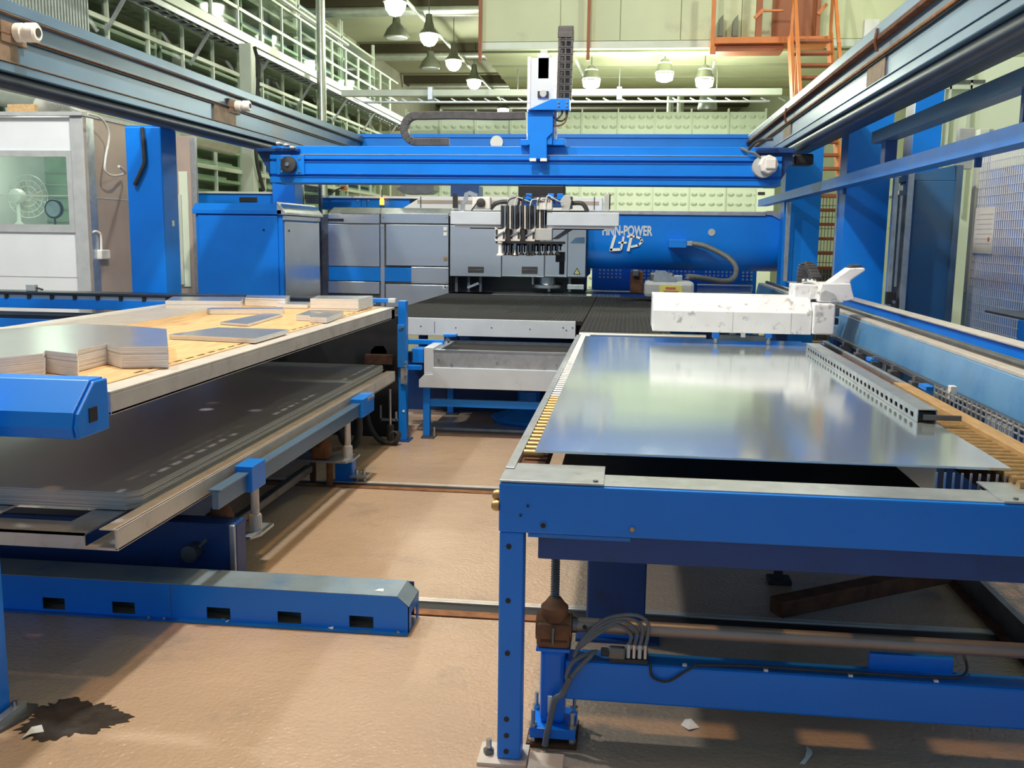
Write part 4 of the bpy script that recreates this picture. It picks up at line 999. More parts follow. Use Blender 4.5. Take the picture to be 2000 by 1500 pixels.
mb.build('comb_grid', 'galv', t)['kind'] = 'stuff'
mb = MB()
for k in range(14):
    x = .98 + k * .026; mb.box(x, x + .006, FY + .27, FY + .276, .875, .935)
mb.box(.97, 1.35, FY + .268, FY + .278, .872, .880)
mb.build('bristle_strip', 'galv', t)['kind'] = 'stuff'
# lower plate inside the table; pale discs stand in for its lighter holes
MB().box(XA + .12, 1.15, FY + .33, 7.2, .70, .71).build('lower_plate', 'black', t)
for x, y, r in ((.02, 3.27, .04), (.42, 3.33, .03), (.62, 3.2, .035), (.85, 3.25, .04), (1.0, 3.5, .045)):
    MB().lathe((x, y, .711), [(r, 0), (r, .006), (r * .7, .012)], 'z', 18).build('hole_disc', 'plastic_grey', t)
MB().box(XA + .13, XA + .17, FY + .16, FY + .26, .80, .90).build('roller_stop', 'brass', t, .004)
MB().box(XA + .20, XA + .24, FY + .18, FY + .26, .80, .90).build('roller_stop', 'brass', t, .004)
MB().box(.55, 1.1, 3.35, 3.42, .72, .78).build('inner_rib', 'tan', t)
for x0, x1 in ((.246, .44), (.636, .815)): MB().box(x0, x1, FY + .15, 3.16, .80, .806).build('gap_plate', 'steel_dark', t)
# wide post carrying the frame
xp0, xp1 = P(1146, 1150, Y=3.86).x, P(1262, 1150, Y=3.86).x
MB().box(xp0, xp1, 3.86, 3.98, .012, .70).build('wide_post', 'blue_dark', t, .008)
MB().box(xp0 + .004, xp1 - .004, 3.852, 3.86, P(1200, 1244, Y=3.86).z, P(1200, 1229, Y=3.86).z).build('post_foot', 'blue', t)
MB().box(xp0 - .04, xp1 + .06, 3.82, 3.99, 0, .012).build('foot_plate', 'blue_dark', t)
# the metal sheet
tag(MB().box(-.286, 1.214, 3.14, 6.95, .943, .951).build('metal_sheet', 'sheet_mirror'), 'large shiny metal sheet lying on the rollers of the blue loading table', 'metal sheet')
# slotted guide channel lying beside the sheet
gy0, gy1 = 3.90, 6.32
t2 = thing('slotted_channel', 'dirty slotted steel channel lying along the right edge of the shiny sheet', 'channel', (1.18, 5, .952))
hs = []
k = 0; y = gy0 + .05
while y < gy1 - .05:
    hs.append([(y, .968), (y + .006, .963), (y + .040, .963), (y + .046, .968), (y + .046, .978), (y + .040, .983), (y + .006, .983), (y, .978)]); y += .078
MB().plate([(gy0, .952), (gy1, .952), (gy1, 1.0), (gy0, 1.0)], hs, 'x', 1.140, 1.144).build('slotted_side', 'galv', t2)
MB().box(1.140, 1.215, gy0, gy1, 1.0, 1.005).build('top_face', 'galv', t2, .001)
MB().box(1.211, 1.215, gy0, gy1, .952, 1.0).build('outer_side', 'galv', t2)
MB().box(1.150, 1.205, gy0 + .01, gy1, .955, .992).build('dark_core', 'black', t2)
MB().box(1.16, 1.30, gy0 - .02, gy0 - .005, .965, .985).build('end_stop', 'steel_dark', t2)
# ---- screw jack with its pedestal, shaft and lower beam
YJ = 3.03
t = thing('screw_jack', 'rusty screw jack with gearbox on a blue pedestal under the loading table', 'jack', (-.2, YJ, 0))
px0, px1 = P(1056, 1330, Y=YJ).x, P(1105, 1330, Y=YJ).x
xc = (px0 + px1) / 2
MB().box(xc - .080, xc + .085, YJ - .076, YJ + .10, .0, .014).build('floor_plate', 'rust_dark', t)
MB().box(xc - .070, xc + .080, YJ - .07, YJ + .09, .030, .065).build('base_plate', 'blue', t, .003)
for dx in (-.06, .068):
    for dy in (-.055, .07):
        MB().cyl((xc + dx, YJ + dy, .012), (xc + dx, YJ + dy, .12), .007, n=8).build('levelling_bolt', 'steel', t)
        MB().cyl((xc + dx, YJ + dy, .065), (xc + dx, YJ + dy, .078), .014, n=6).build('levelling_nut', 'steel', t)
        MB().cyl((xc + dx, YJ + dy, .014), (xc + dx, YJ + dy, .030), .014, n=6).build('levelling_nut', 'steel', t)
zp = P(1080, 1262, Y=YJ).z
MB().box(px0, px1, YJ - .035, YJ + .05, .065, zp).build('pedestal', 'blue', t, .016)
MB().box(px0 - .014, px1 + .014, YJ - .05, YJ + .06, zp, zp + .012).build('top_plate', 'blue', t, .003)
zg = P(1080, 1197, Y=YJ).z
MB().box(xc - .055, xc + .055, YJ - .05, YJ + .05, zp + .012, zg - .02).build('gearbox', 'rust', t, .012)
MB().cyl((xc - .058, YJ, zg - .045), (xc + .058, YJ, zg - .045), .045, n=16).build('gearbox_barrel', 'rust', t, smooth=True)
MB().lathe((xc, YJ, zg - .02), [(.042, 0), (.045, .02), (.045, .045), (.034, .055), (.020, .075)], 'z', 18).build('gearbox_neck', 'rust', t, smooth=True)
MB().tube([(xc, YJ - .052, zp + .03), (xc, YJ - .056, zp + .07), (xc + .002, YJ - .054, zp + .085)], .006, 6).build('grease_nipple', 'steel_dark', t)
MB().box(xc - .04, xc + .045, YJ - .053, YJ - .05, zp + .035, zp + .042).build('gearbox_rib', 'rust_dark', t)
mb = MB(); prof = []
z = zg + .03
while z < .72: prof += [(.0155, z), (.0125, z + .004)]; z += .0085
MB().lathe((xc, YJ, 0), prof, 'z', 12).build('lifting_screw', 'steel_dark', t)
# drive shaft
zs = P(1500, 1237, Y=YJ + .02).z
sh = thing('drive_shaft', 'long brown-grey round drive shaft running right from the rusty gearbox', 'shaft', (.7, YJ, zs))
MB().cyl((xc + .06, YJ, zs), (1.48, YJ, zs), .024, n=18)  .build('shaft', 'shaft', sh, smooth=True)
for x in (xc + .10, 1.30): MB().cyl((x, YJ - .026, zs + .003), (x, YJ - .020, zs + .003), .007, n=10).build('pin_hole', 'black', sh)
MB().cyl((xc + .06, YJ, zs), (xc + .075, YJ, zs), .027, n=16).build('coupling', 'steel_dark', sh)
# lower blue beam
zl0, zl1 = P(1500, 1395, Y=2.98).z, P(1500, 1317, Y=2.98).z
lb = thing('lower_beam', 'thick blue beam near the floor under the loading table', 'beam', (.7, YJ, zl0))
MB().box(px1, 1.50, 2.985, 3.085, zl0, zl1).build('beam', 'blue', lb, .008)
MB().box(px1 + .05, 1.50, 2.995, 3.08, zl1, zl1 + .0015).build('dusty_top', 'blue_worn', lb)
MB().box(1.40, 1.48, 2.99, 3.08, .0, zl0).build('end_leg', 'blue_dark', lb, .006)
MB().box(1.34, 1.5, 2.93, 3.14, 0, .012).build('foot_plate', 'blue_dark', lb)
x0, x1, z0, z1 = R(1698, 1282, 1863, 1320, 3.06)
MB().box(x0, x1, 3.062, 3.085, zl1, z1).build('upright_plate', 'blue', lb, .003)
for x in (1337, 1496, 1662, 1830):
    c = P(x, 1303, Y=3.0); MB().box(c.x - .007, c.x + .007, 2.992, 3.006, zl1 + .0016, zl1 + .0088).build('cable_clip', 'plastic_white', lb, .002)
# junction block with cables on the lower beam
jb = thing('junction_block', 'grey cable junction block sitting on the lower blue beam', 'junction box', P(1230, 1300, Y=3.03))
c0 = P(1190, 1300, Y=3.02); x0 = c0.x; zq = zl1 + .002
MB().box(x0, x0 + .125, 2.987, 3.07, zq, zq + .016).build('base', 'rubber', jb, .003)
MB().box(x0 - .005, x0 + .05, 2.975, 3.0, zq + .016, zq + .056).build('connector', 'steel_dark', jb, .006)
MB().cyl((x0 - .028, 2.987, zq + .036), (x0 - .002, 2.987, zq + .036), .014, n=12).build('cable_gland', 'rubber', jb)
for k in range(4):
    xx = x0 + .060 + k * .018; yy = 2.991
    MB().cyl((xx, yy, zq + .02), (xx, yy, zq + .065), .0065, n=10).build('plug', 'steel' if k % 2 else 'cable_white', jb, smooth=True)
    top = zq + .13 + .012 * k
    MB().tube(smooth_path([(xx, yy, zq + .06), (xx + .006, yy, top - .03), (xx - .04, yy - .003, top), (x0 - .02, yy - .006, top - .02), (x0 - .09, yy - .014, zq + .055 + .006 * k), (xc + .07, 2.99 - .006 * k, zl1 + .02)]), .006, 8).build('cable', 'cable_grey', jb, smooth=True)
lp = [(x0 - .04, 2.985, zq + .036), (xc + .12, 2.975, zl1 + .035), (xc + .07, 2.965, zl1 + .01), (xc + .05, 2.96, zl1 - .03), (xc + .055, 2.955, zl1 - .05), (xc + .085, 2.957, zl1 - .01), (xc + .12, 2.96, zl1 + .03), (x0 - .05, 2.975, zq + .04)]
MB().tube(smooth_path(lp), .008, 8).build('cable_loop', 'cable_grey', jb, smooth=True)
lp = [(xc + .06, 2.953, zl1 - .04), (xc + .035, 2.955, zl1 - .10), (xc + .012, 2.952, .17), (xc - .004, 2.95, .09), (xc - .012, 2.945, .05), (xc - .016, 2.94, .016)]
MB().tube(smooth_path(lp), .0105, 8).build('cable_trunk', 'cable_grey', jb, smooth=True)
MB().box(xc - .012, xc + .002, 2.962, 2.972, .12, .175).build('cable_tie', 'plastic_white', jb)
cp = [(x0 + .131, 2.976, zq + .010), (x0 + .134, 2.974, zl1 - .02), (x0 + .150, 2.974, zl1 - .038), (x0 + .19, 2.974, zl1 - .042), (x0 + .24, 2.974, zl1 - .006), (x0 + .27, 2.974, zl1 + .014), (x0 + .29, 2.985, zl1 + .0145)]
c_end = P(1820, 1310, Y=3.0).x
cp += [(x0 + .29 + (c_end - x0 - .29) * k / 5, 3.0, zl1 + .0145) for k in range(1, 6)]
c2 = P(1863, 1300, Y=3.0).x + .02
cp += [(c2, 3.01, zl1 + .016), (c2 + .03, 3.03, zl1 + .03), (c2 + .034, 3.06, zl1 + .055), (c2 + .032, 3.10, zl1 + .07)]
tag(MB().tube(smooth_path(cp, 6), .0045, 6).build('thin_cable', 'rubber', smooth=True), 'thin black cable clipped along the top of the lower blue beam', 'cable')
# steel block and scraps in the foreground
x0, x1 = P(1022, 1480, Z=.05).x, P(1102, 1480, Z=.05).x
yb0 = P(1060, 1500, Z=.05).y; yb1 = P(1060, 1469, Z=.05).y
tag(MB().box(max(x0, -.258), x1, yb0 - .06, min(yb1, YJ - .08), 0, .05).build('steel_block', 'pallet', None, .004), 'worn metal block on the floor in front of the jack pedestal', 'block')
def scrap(pts, label, mat='paper', lift=.002, curl=.006):
    v = [P(x, y, Z=0) for x, y in pts]; n = len(v); cx = sum(p.x for p in v) / n; cy = sum(p.y for p in v) / n
    mb = MB(); top = [(p.x, p.y, lift + curl * (k % 3)) for k, p in enumerate(v)] + [(cx, cy, lift + curl * .6)]
    bot = [(a, b, c - .0015) for a, b, c in top]
    mb._add(top + bot, [(k, (k + 1) % n, n) for k in range(n)] + [(n + 1 + (k + 1) % n, n + 1 + k, 2 * n + 1) for k in range(n)] + [(k, n + 1 + k, n + 1 + (k + 1) % n, (k + 1) % n) for k in range(n)])
    return tag(mb.build('scrap', mat), label, 'scrap', 'scraps lying on the floor')
scrap([(42, 1444), (62, 1424), (82, 1423), (86, 1430), (62, 1437), (50, 1445)], 'white paper scrap beside the dark oil stain')
scrap([(1562, 1492), (1572, 1484), (1576, 1470), (1575, 1458), (1586, 1470), (1586, 1480), (1572, 1493)], 'pale curved scrap on the floor at the lower right')
scrap([(1330, 1417), (1337, 1409), (1350, 1411), (1366, 1422), (1345, 1429)], 'small grey scrap under the lower blue beam')
scrap([(637, 1231), (642, 1228), (652, 1230), (648, 1233)], 'tiny white scrap on the flange of the blue rail cover')
scrap([(424, 1213), (434, 1211), (448, 1217), (440, 1218)], 'small white scrap lying in a slot of the blue rail cover')
# oil stain: irregular thin puddle
mb = MB(); v = []
c = P(140, 1405, Z=0); n = 90
for k in range(n):
    a_ = 2 * PI * k / n; r = 1.15 + .16 * math.sin(3 * a_ + 1) + .10 * math.sin(7 * a_) + random.uniform(-.13, .13)
    v.append((c.x + .145 * r * math.cos(a_), c.y + .115 * r * math.sin(a_)))
mb.prism(v, 'z', 0.0005, .0018)
tag(mb.build('oil_puddle', 'oil'), 'dark oil stain on the floor at the lower left', 'stain')
# diagonal brace lying behind the floor rail and dark channel along the right side
a = P(1525, 1225, Z=.03); b_ = P(1885, 1112, Z=.10)
tag(MB().bar((a.x, a.y + .15, .06), (1.54, a.y + .15 + (b_.y - a.y - .15) * (1.54 - a.x) / (b_.x - a.x), .10), .09, .075).build('diagonal_brace', 'rust_dark', None, .006), 'dark rusty diagonal brace low under the loading table', 'brace')
t = thing('side_channel', 'dark steel channel on the floor under the right side of the loading table', 'channel', (1.75, 5, 0))
MB().box(1.64, 1.67, 3.1, 7.4, .012, .12).build('web', 'steel_dark', t); MB().box(1.60, 1.66, 3.1, 7.4, .0, .012).build('flange', 'rust_dark', t)
c = P(1520, 1118, Z=.05); t = thing('floor_jack', 'small dark levelling jack on the floor under the loading table', 'jack', (c.x, c.y, 0))
MB().box(c.x - .05, c.x + .06, c.y - .05, c.y + .05, 0, .025).build('plate', 'rubber', t, .004)
MB().cyl((c.x, c.y, .025), (c.x, c.y, .70), .022, n=10).build('stem', 'rubber', t)

# ================================================================ POSITIONING RAIL + CARRIAGE
t = thing('positioning_rail', 'long blue positioning rail with worn steel guides on the right of the sheet', 'linear rail', (1.75, 6, 0))
y0, y1 = 0.9, 12.0
MB().prism([(1.53, .965), (1.55, .945), (1.95, .945), (1.95, 1.06), (1.66, 1.06), (1.62, 1.12), (1.56, 1.12)], 'y', y0, y1).build('beam', 'blue_sheen', t, .004)
MB().box(1.505, 1.55, y0, y1, .94, .965).build('lower_flange', 'steel_dark', t, .003)
MB().box(1.565, 1.625, y0, y1, 1.12, 1.138).build('guide_strip', 'pallet', t, .003)
MB().cyl((1.66, y0, 1.145), (1.66, y1, 1.145), .018, n=14).build('guide_rod', 'steel_dark', t, smooth=True)
MB().box(1.625, 1.70, y0, y1, 1.06, 1.125).build('rod_support', 'pallet', t)
MB().box(1.70, 1.93, y0, y1, 1.062, 1.072).build('trough', 'blue_dark', t)
MB().box(1.90, 1.95, y0, y1, 1.06, 1.150).build('outer_web', 'blue', t, .003)
MB().box(1.885, 1.99, y0, y1, 1.150, 1.160).build('cover_strip', 'pallet', t, .002)
for y in (1.1, 5.2, 8.0, 11.5): MB().box(1.68, 1.86, y, y + .14, 0, .945).build('stand', 'blue_dark', t, .008)
for k in range(7):
    y = 4.3 + k * .42
    MB().box(1.465, 1.53, y, y + .07, .90, .939).build('bracket', 'steel_dark', t, .004)
    MB().cyl((1.485, y + .035, .939), (1.485, y + .035, .965), .012, n=8).build('bracket_bolt', 'steel', t)
c = P(1858, 775, Z=.97); MB().box(c.x - .012, c.x + .016, c.y - .02, c.y + .02, .955, 1.02).build('limit_switch', 'plastic_white', t, .003)
for y in (4.9, 6.0): MB().box(1.465, 1.505, y, y + .13, .93, .95).build('blue_bracket', 'blue', t)
# carriage
YK = 6.62
k0, k1 = P(1275, 615, Y=YK).x, P(1586, 620, Y=YK).x
za, zb2, zc = [P(1420, y, Y=YK).z for y in (650, 609, 584)]
t = thing('clamp_carriage', 'scratched white clamp carriage across the far end of the shiny sheet', 'carriage', ((k0 + k1) / 2, YK, za))
MB().prism([(YK, za), (YK, zb2), (YK + .10, zc + .01), (YK + .50, zc + .01), (YK + .50, za)], 'x', k0, k1).build('cover', 'white_paint', t, .004)
for x in (1432, 1546): 
    pA, pB = P(x, 611, Y=YK - .001), P(x, 648, Y=YK - .001)
    MB().box(pA.x - .0015, pA.x + .0015, YK - .0012, YK + .002, za + .005, zb2).build('cover_joint', 'plastic_grey', t)
MB().px(1588, 594, 1631, 654, YK - .02, .55).build('end_block', 'white_paint', t, .01)
MB().px(1626, 600, 1640, 618, YK + .05, .2).build('guide_shoe', 'steel_dark', t, .006)
MB().px(1620, 622, 1638, 634, YK + .02, .2).build('wiper', 'black', t, .004)
MB().px(1622, 640, 1634, 658, YK + .0, .06).build('grease_line', 'galv', t, .006)
MB().px(1600, 652, 1614, 664, YK + .02, .1).build('bumper', 'rubber', t, .004)
# control box, casting and arm on top
MB().px(1552, 556, 1597, 584, YK + .16, .25).build('control_box', 'white_paint', t, .006)
MB().px(1583, 565, 1590, 576, YK + .155, .006).build('box_label', 'paper', t)
q = [P(x, y, Y=YK + .1) for x, y in ((1598, 590), (1600, 572), (1606, 554), (1662, 554), (1664, 565), (1669, 585), (1648, 589), (1646, 592))]
MB().prism([(p.x, p.z) for p in q], 'y', YK + .1, YK + .40).build('casting', 'white_paint', t, .008)
q = [P(x, y, Y=YK + .16) for x, y in ((1618, 554), (1660, 524), (1688, 523), (1691, 528), (1662, 548), (1662, 554))]
MB().prism([(p.x, p.z) for p in q], 'y', YK + .16, YK + .32).build('arm', 'white_paint', t, .008)
q = [P(x, y, Y=YK + .2) for x, y in ((1656, 530), (1664, 518), (1682, 517), (1686, 522))]
MB().prism([(p.x, p.z) for p in q], 'y', YK + .20, YK + .34).build('arm_pad', 'rubber', t, .006)
q = [P(x, y, Y=YK + .09) for x, y in ((1602, 586), (1604, 572), (1612, 567), (1630, 574), (1634, 582), (1628, 584))]
MB().prism([(p.x, p.z) for p in q], 'y', YK + .092, YK + .1).build('grey_patch', 'plastic_grey', t)
for k, x in enumerate((1566, 1574, 1582)):
    c = P(x, 549, Y=YK + .25); MB().lathe((c.x, YK + .25, c.z), [(.012, 0), (.018, .01), (.018, .03), (.010, .04)], 'x', 10).build('hose_fitting', 'steel', t, smooth=True)
MB().tube(smooth_path([P(1575, 549, Y=YK + .25), P(1592, 552, Y=YK + .2), P(1600, 560, Y=YK + .15), P(1598, 572, Y=YK + .1)]), .010, 8).build('hose', 'cable_white', t, smooth=True)
# clamps under the carriage
MB().px(1402, 655, 1500, 666, YK + .05, .03).build('clamp_bar', 'steel_dark', t, .003)
for x in (1392, 1495):
    MB().px(x, 650, x + 13, 661, YK + .03, .06).build('clamp', 'blue', t, .004)
    c = P(x + 6, 664, Y=YK + .06); MB().cyl((c.x, YK + .06, .952), (c.x, YK + .06, .985), .016, n=12).build('clamp_pin', 'steel', t, smooth=True)
for x in (1425, 1470): MB().px(x, 648, x + 12, 655, YK + .06, .04).build('clamp_hook', 'steel_dark', t, .003)
MB().px(1447, 651, 1456, 659, YK + .045, .03).build('sensor', 'plastic_white', t, .002)
# short energy chain arching behind the carriage
t = thing('energy_chain', 'short black energy chain arching up behind the white carriage casting', 'cable chain', P(1580, 550, Y=YK + .6), 'black energy chains of the carriage')
path = smooth_path([P(1567, 552, Y=YK + .55), P(1567, 535, Y=YK + .55), P(1571, 519, Y=YK + .55), P(1578, 516, Y=YK + .55), P(1586, 528, Y=YK + .5), P(1593, 545, Y=YK + .45)], 3)
for a, b_ in zip(path[:-1], path[1:]): MB().bar(a, b_, .075, .04).build('link', 'chain', t, .004)
# rails on the far part of the positioning rail
# ================================================================ LEFT PALLET STATION
PX0, PX1, PY0, PY1 = -3.6, -1.8, 3.20, 7.45
ZU0, ZU = 1.005, 1.09
t = thing('parts_pallet', 'upper pale pallet frame with a plywood top carrying stacks of cut parts', 'pallet', ((PX0 + PX1) / 2, 5.3, ZU0))
for x0, x1 in ((PX0, PX0 + .12), (PX1 - .12, PX1)):
    sgn = 1 if x0 < -3 else -1
    MB().box(x0, x1, PY0, PY1, ZU - .012, ZU).build('side_top', 'pallet', t, .003)
    MB().box(x1 - .012 if sgn < 0 else x0, x1 if sgn < 0 else x0 + .012, PY0, PY1, ZU0, ZU - .012).build('side_web', 'pallet', t, .003)
    MB().box(x0, x1, PY0, PY1, ZU0, ZU0 + .01).build('side_bottom', 'pallet', t)
MB().box(PX0, PX1, PY1 - .10, PY1, ZU0, ZU - .012).build('end_bar', 'pallet', t)
for y in (3.55, 4.6, 5.6, 6.6): MB().box(PX0 + .02, PX1 - .02, y, y + .07, ZU0 + .01, ZU - .02).build('cross_bar', 'pallet', t)
px0, px1 = PX0 + .10, PX1 - .095
holes = [circ(-2.142, 3.468, .040, 18)]
L_ = Vector((-.9, 2.8, 6.7))
for x, y, L_ in ((275, 922, Vector((-1.6, 5.5, 6.7))), (68, 915, Vector((-5.2, 5.2, 6.9))), (415, 787, L_)):
    s_ = P(x, y, Z=.637); h_ = s_ + (L_ - s_) * ((ZU - s_.z) / (L_.z - s_.z)); holes.append(circ(h_.x, h_.y, .036, 18))
y = 3.62
while y < 7.2:
    holes.append(rect(px1 - .045, px1 - .028, y, y + .075)); y += .115
MB().plate(rect(px0, px1, PY0 + .05, PY1 - .02), holes, 'z', ZU - .010, ZU + .004).build('plywood_top', 'wood', t)
MB().box(px0, PX0 + .62, PY0 + .05, PY1 - .02, ZU + .004, ZU + .006).build('metal_strip', 'pallet', t)
MB().px(690, 583, 757, 591, PY1 + .02, .06).build('end_clamp', 'blue', t, .004)
MB().px(757, 583, 772, 592, PY1 + .02, .05).build('end_roller', 'silver_paint', t, .006)
# ---- stacks of cut blanks on the plywood
def edge_mat(o, m_='alu_edge'):
    o.data.materials.append(MAT[m_])
    for p in o.data.polygons:
        if abs(p.normal.z) < .5: p.material_index = 1
def stack(pix, h, n, label, group, jit=.002, hole=None):
    zt_ = ZU + .0068 + h; v = [P(x, y, Z=zt_) for x, y in pix]; th = h / n
    mb = MB()
    if hole: mb.plate([(p.x, p.y) for p in v], [[(q.x, q.y) for q in (P(x, y, Z=zt_) for x, y in hole)]], 'z', ZU + .0068, ZU + .0068 + th * .94)
    else: mb.prism([(p.x, p.y) for p in v], 'z', ZU + .0068, ZU + .0068 + th * .94)
    o = tag(mb.build('cut_blank', 'alu'), label, 'metal part', group); edge_mat(o)
    for k in range(1, n):
        c = inst(o, (random.uniform(-jit, jit), random.uniform(-jit, jit), k * th))
stack([(-40, 645), (155, 632), (264, 637), (325, 642), (328, 676), (236, 677), (208, 670), (152, 682), (150, 691), (88, 684), (84, 690), (-40, 703)], .088, 11, 'thin bright blank in the tall notched stack at the near end of the plywood', 'blanks of the tall notched stack')
stack([(330, 653), (425, 639), (563, 643), (498, 661)], .024, 3, 'flat bright blank in the low rectangular stack beside the pallet edge', 'blanks of the low rectangular stack')
stack([(430, 629), (520, 611), (553, 613), (484, 633)], .014, 2, 'long narrow blank in the strip-like stack on the plywood', 'blanks of the narrow strip stack')
stack([(578, 615), (604, 606), (671, 608), (638, 620), (606, 619), (604, 616)], .034, 4, 'small notched blank with holes in the stack near the pallet edge', 'blanks of the small notched stack', hole=[(612, 611), (618, 609.5), (632, 610), (626, 611.5)])
stack([(606, 583), (622, 577), (728, 577.5), (700, 584.5)], .085, 10, 'bright blank in the tall block stack at the far corner of the pallet', 'blanks of the tall block stack')
stack([(404, 602), (412, 600.5), (556, 600), (552, 603.5), (410, 604)], .034, 4, 'long thin blank in the flat stack in the middle of the pallet', 'blanks of the flat middle stack')
stack([(323, 587), (338, 579), (478, 579.5), (470, 588)], .052, 6, 'bright blank in the long stack at the far left edge of the pallet', 'blanks of the far left stack')
stack([(478, 581.5), (482, 576), (566, 577), (556, 583.5)], .060, 7, 'bright blank in the stack between the far left stack and the tall block', 'blanks of the far middle stack')
stack([(540, 594), (548, 589), (607, 590), (600, 595)], .030, 4, 'dark topped blank in the small stack beside the tall block stack', 'blanks of the small far stack')
# ---- lower pallet with raw sheets
ZL0, ZL = .505, .585
t = thing('sheet_pallet', 'lower pale pallet frame carrying a stack of raw sheets', 'pallet', ((PX0 + PX1) / 2, 5.3, ZL0))
MB().box(PX1 - .012, PX1, PY0, PY1, ZL0, ZL).build('side_web', 'pallet', t, .003)
MB().box(PX1 - .07, PX1, PY0, PY1, ZL - .006, ZL).build('side_top', 'pallet', t, .002)
MB().box(PX1 - .13, PX1, PY0, PY1, ZL0, ZL0 + .008).build('side_bottom', 'pallet', t)
MB().box(PX0, PX0 + .13, PY0, PY1, ZL0, ZL).build('side_bar', 'pallet', t)
hx0, hx1 = P(30, 1020, Z=ZL - .02).x, P(185, 1012, Z=ZL - .02).x
hy0, hy1 = P(100, 1026, Z=ZL - .02).y, P(100, 1008, Z=ZL - .02).y + .05
MB().plate(rect(PX0 + .13, PX1 - .13, PY0, 3.95), [rect(-2.40, -2.06, 3.34, 3.56)], 'z', ZL - .030, ZL - .022).build('end_plate', 'galv', t)
MB().box(PX0 + .13, PX1 - .13, PY0, PY0 + .01, ZL0, ZL - .022).build('end_web', 'pallet', t)
MB().box(PX0 + .13, PX1 - .13, 3.95, PY1, ZL - .030, ZL - .022).build('deck', 'steel_dark', t)
for y in (4.3, 5.4, 6.5): MB().box(PX0, PX1 - .02, y, y + .08, ZL0, ZL - .035).build('cross_bar', 'steel_dark', t)
MB().box(-2.52, -2.38, 3.36, 3.40, ZL - .022, ZL - .010).build('end_tab', 'galv', t)
MB().box(-2.62, -2.50, 7.05, 7.15, 0, ZL0).build('leg', 'blue', t, .006)
SX1, SY0, SY1, SZ0, SZ1 = -1.885, 3.50, 7.40, .567, .638
n = 14; th = (SZ1 - SZ0) / n
sh = MB()
sh.prism([(-3.45, SY0), (SX1 - .04, SY0), (SX1, SY0 + .05), (SX1, SY1), (-3.45, SY1)], 'z', SZ0, SZ0 + th * .92)
o = tag(sh.build('raw_sheet', 'sheet_grey'), 'raw grey sheet in the thick stack on the lower pallet', 'metal sheet', 'raw sheets on the lower pallet'); edge_mat(o, 'sheet_edge')
for k in range(1, n): inst(o, (random.uniform(-.006, .006), random.uniform(-.004, .004), k * th))
# bottom packing strip under the sheets along the edge
# ---- guide rail beside the lower pallet with clamps, screws and shaft
t = thing('lift_rail', 'blue-grey lift rail with clamps along the side of the lower pallet', 'rail', (-1.73, 5.2, .44))
MB().box(-1.745, -1.715, 3.88, 6.40, .470, .548).build('rail', 'rail_steel', t, .003)
MB().box(-1.76, -1.705, 3.88, 6.40, .548, .558).build('rail_lip', 'rail_steel', t, .002)
for y, h in ((4.20, .115), (6.10, .125)):
    MB().box(-1.775, -1.690, y, y + .17 + (h - .115) * 12, .462, .585).build('clamp', 'blue', t, .004)
MB().box(-1.692, -1.684, 6.22, 6.38, .555, .575).build('clamp_plate', 'galv', t)
for y in (4.05, 6.2): MB().box(-1.80, -1.745, y, y + .10, .47, .505).build('hanger', 'blue_dark', t)
def screw(x, y, label):
    t = thing('lift_screw', label, 'jack', (x, y, 0), 'lift screws of the pallet station')
    MB().cyl((x, y, .205), (x, y, .5035), .021, n=14).build('spindle', 'pallet', t, smooth=True)
    MB().cyl((x - .15, y - .06, .19), (x - .15, y - .06, .50), .018, n=12).build('rear_spindle', 'rust_dark', t, smooth=True)
    MB().lathe((x, y, .19), [(.032, 0), (.032, .07), (.028, .08)], 'z', 14).build('nut_sleeve', 'pallet', t, smooth=True)
    MB().prism([(x - .32, y - .12), (x + .02, y - .12), (x + .05, y - .06), (x + .05, y + .12), (x - .32, y + .12)], 'z', .175, .19).build('bearing_plate', 'galv', t, .002)
    MB().box(x - .22, x - .10, y - .11, y + .0, .19, .29).build('gearbox', 'rust', t, .02)
    MB().lathe((x - .15, y - .06, .27), [(.055, 0), (.05, .04), (.025, .07)], 'z', 14).build('gearbox_neck', 'rust', t, smooth=True)
    MB().cyl((x - .12, y - .02, .0), (x - .12, y - .02, .175), .022, n=12).build('support_rod', 'rust', t, smooth=True)
    MB().cyl((x - .26, y + .06, .0), (x - .26, y + .06, .175), .022, n=12).build('support_rod', 'rust_dark', t, smooth=True)
    return t
screw(-1.80, 4.50, 'rusty lift screw at the near end of the pallet station')
screw(-1.80, 6.12, 'rusty lift screw at the far end of the pallet station by the floor rail')
tag(MB().bar((-2.02, 4.66, .14), (-2.02, 5.98, .14), .05, .05).build('link_shaft', 'steel_dark', None, .008), 'grey shaft linking the two lift screws', 'shaft')
t = thing('pallet_shuttle_beam', 'dark blue beam running back under the lower pallet', 'beam', (-2.35, 5.2, 0))
MB().box(-2.5, -2.30, 4.3, 7.3, .19, .46).build('web', 'blue_dark', t, .008)
MB().box(-2.45, -2.35, 4.35, 4.5, 0, .19).build('stand', 'blue_dark', t); MB().box(-2.45, -2.35, 7.0, 7.15, 0, .19).build('stand', 'blue_dark', t)
# bracket with bolts at the floor rail
c = P(692, 930, Z=.03); t = thing('rail_stop', 'small bolted blue stop beside the far floor rail', 'stop', (c.x, c.y, 0))
MB().box(c.x - .02, c.x + .10, c.y - .06, c.y + .06, .03, .045).build('plate', 'galv', t, .002)
MB().box(c.x - .12, c.x - .0, c.y - .05, c.y + .05, .0, .14).build('block', 'blue', t, .006)
for dx in (.02, .07): MB().cyl((c.x + dx, c.y - .01, 0), (c.x + dx, c.y - .01, .08), .012, n=8).build('bolt', 'steel', t)
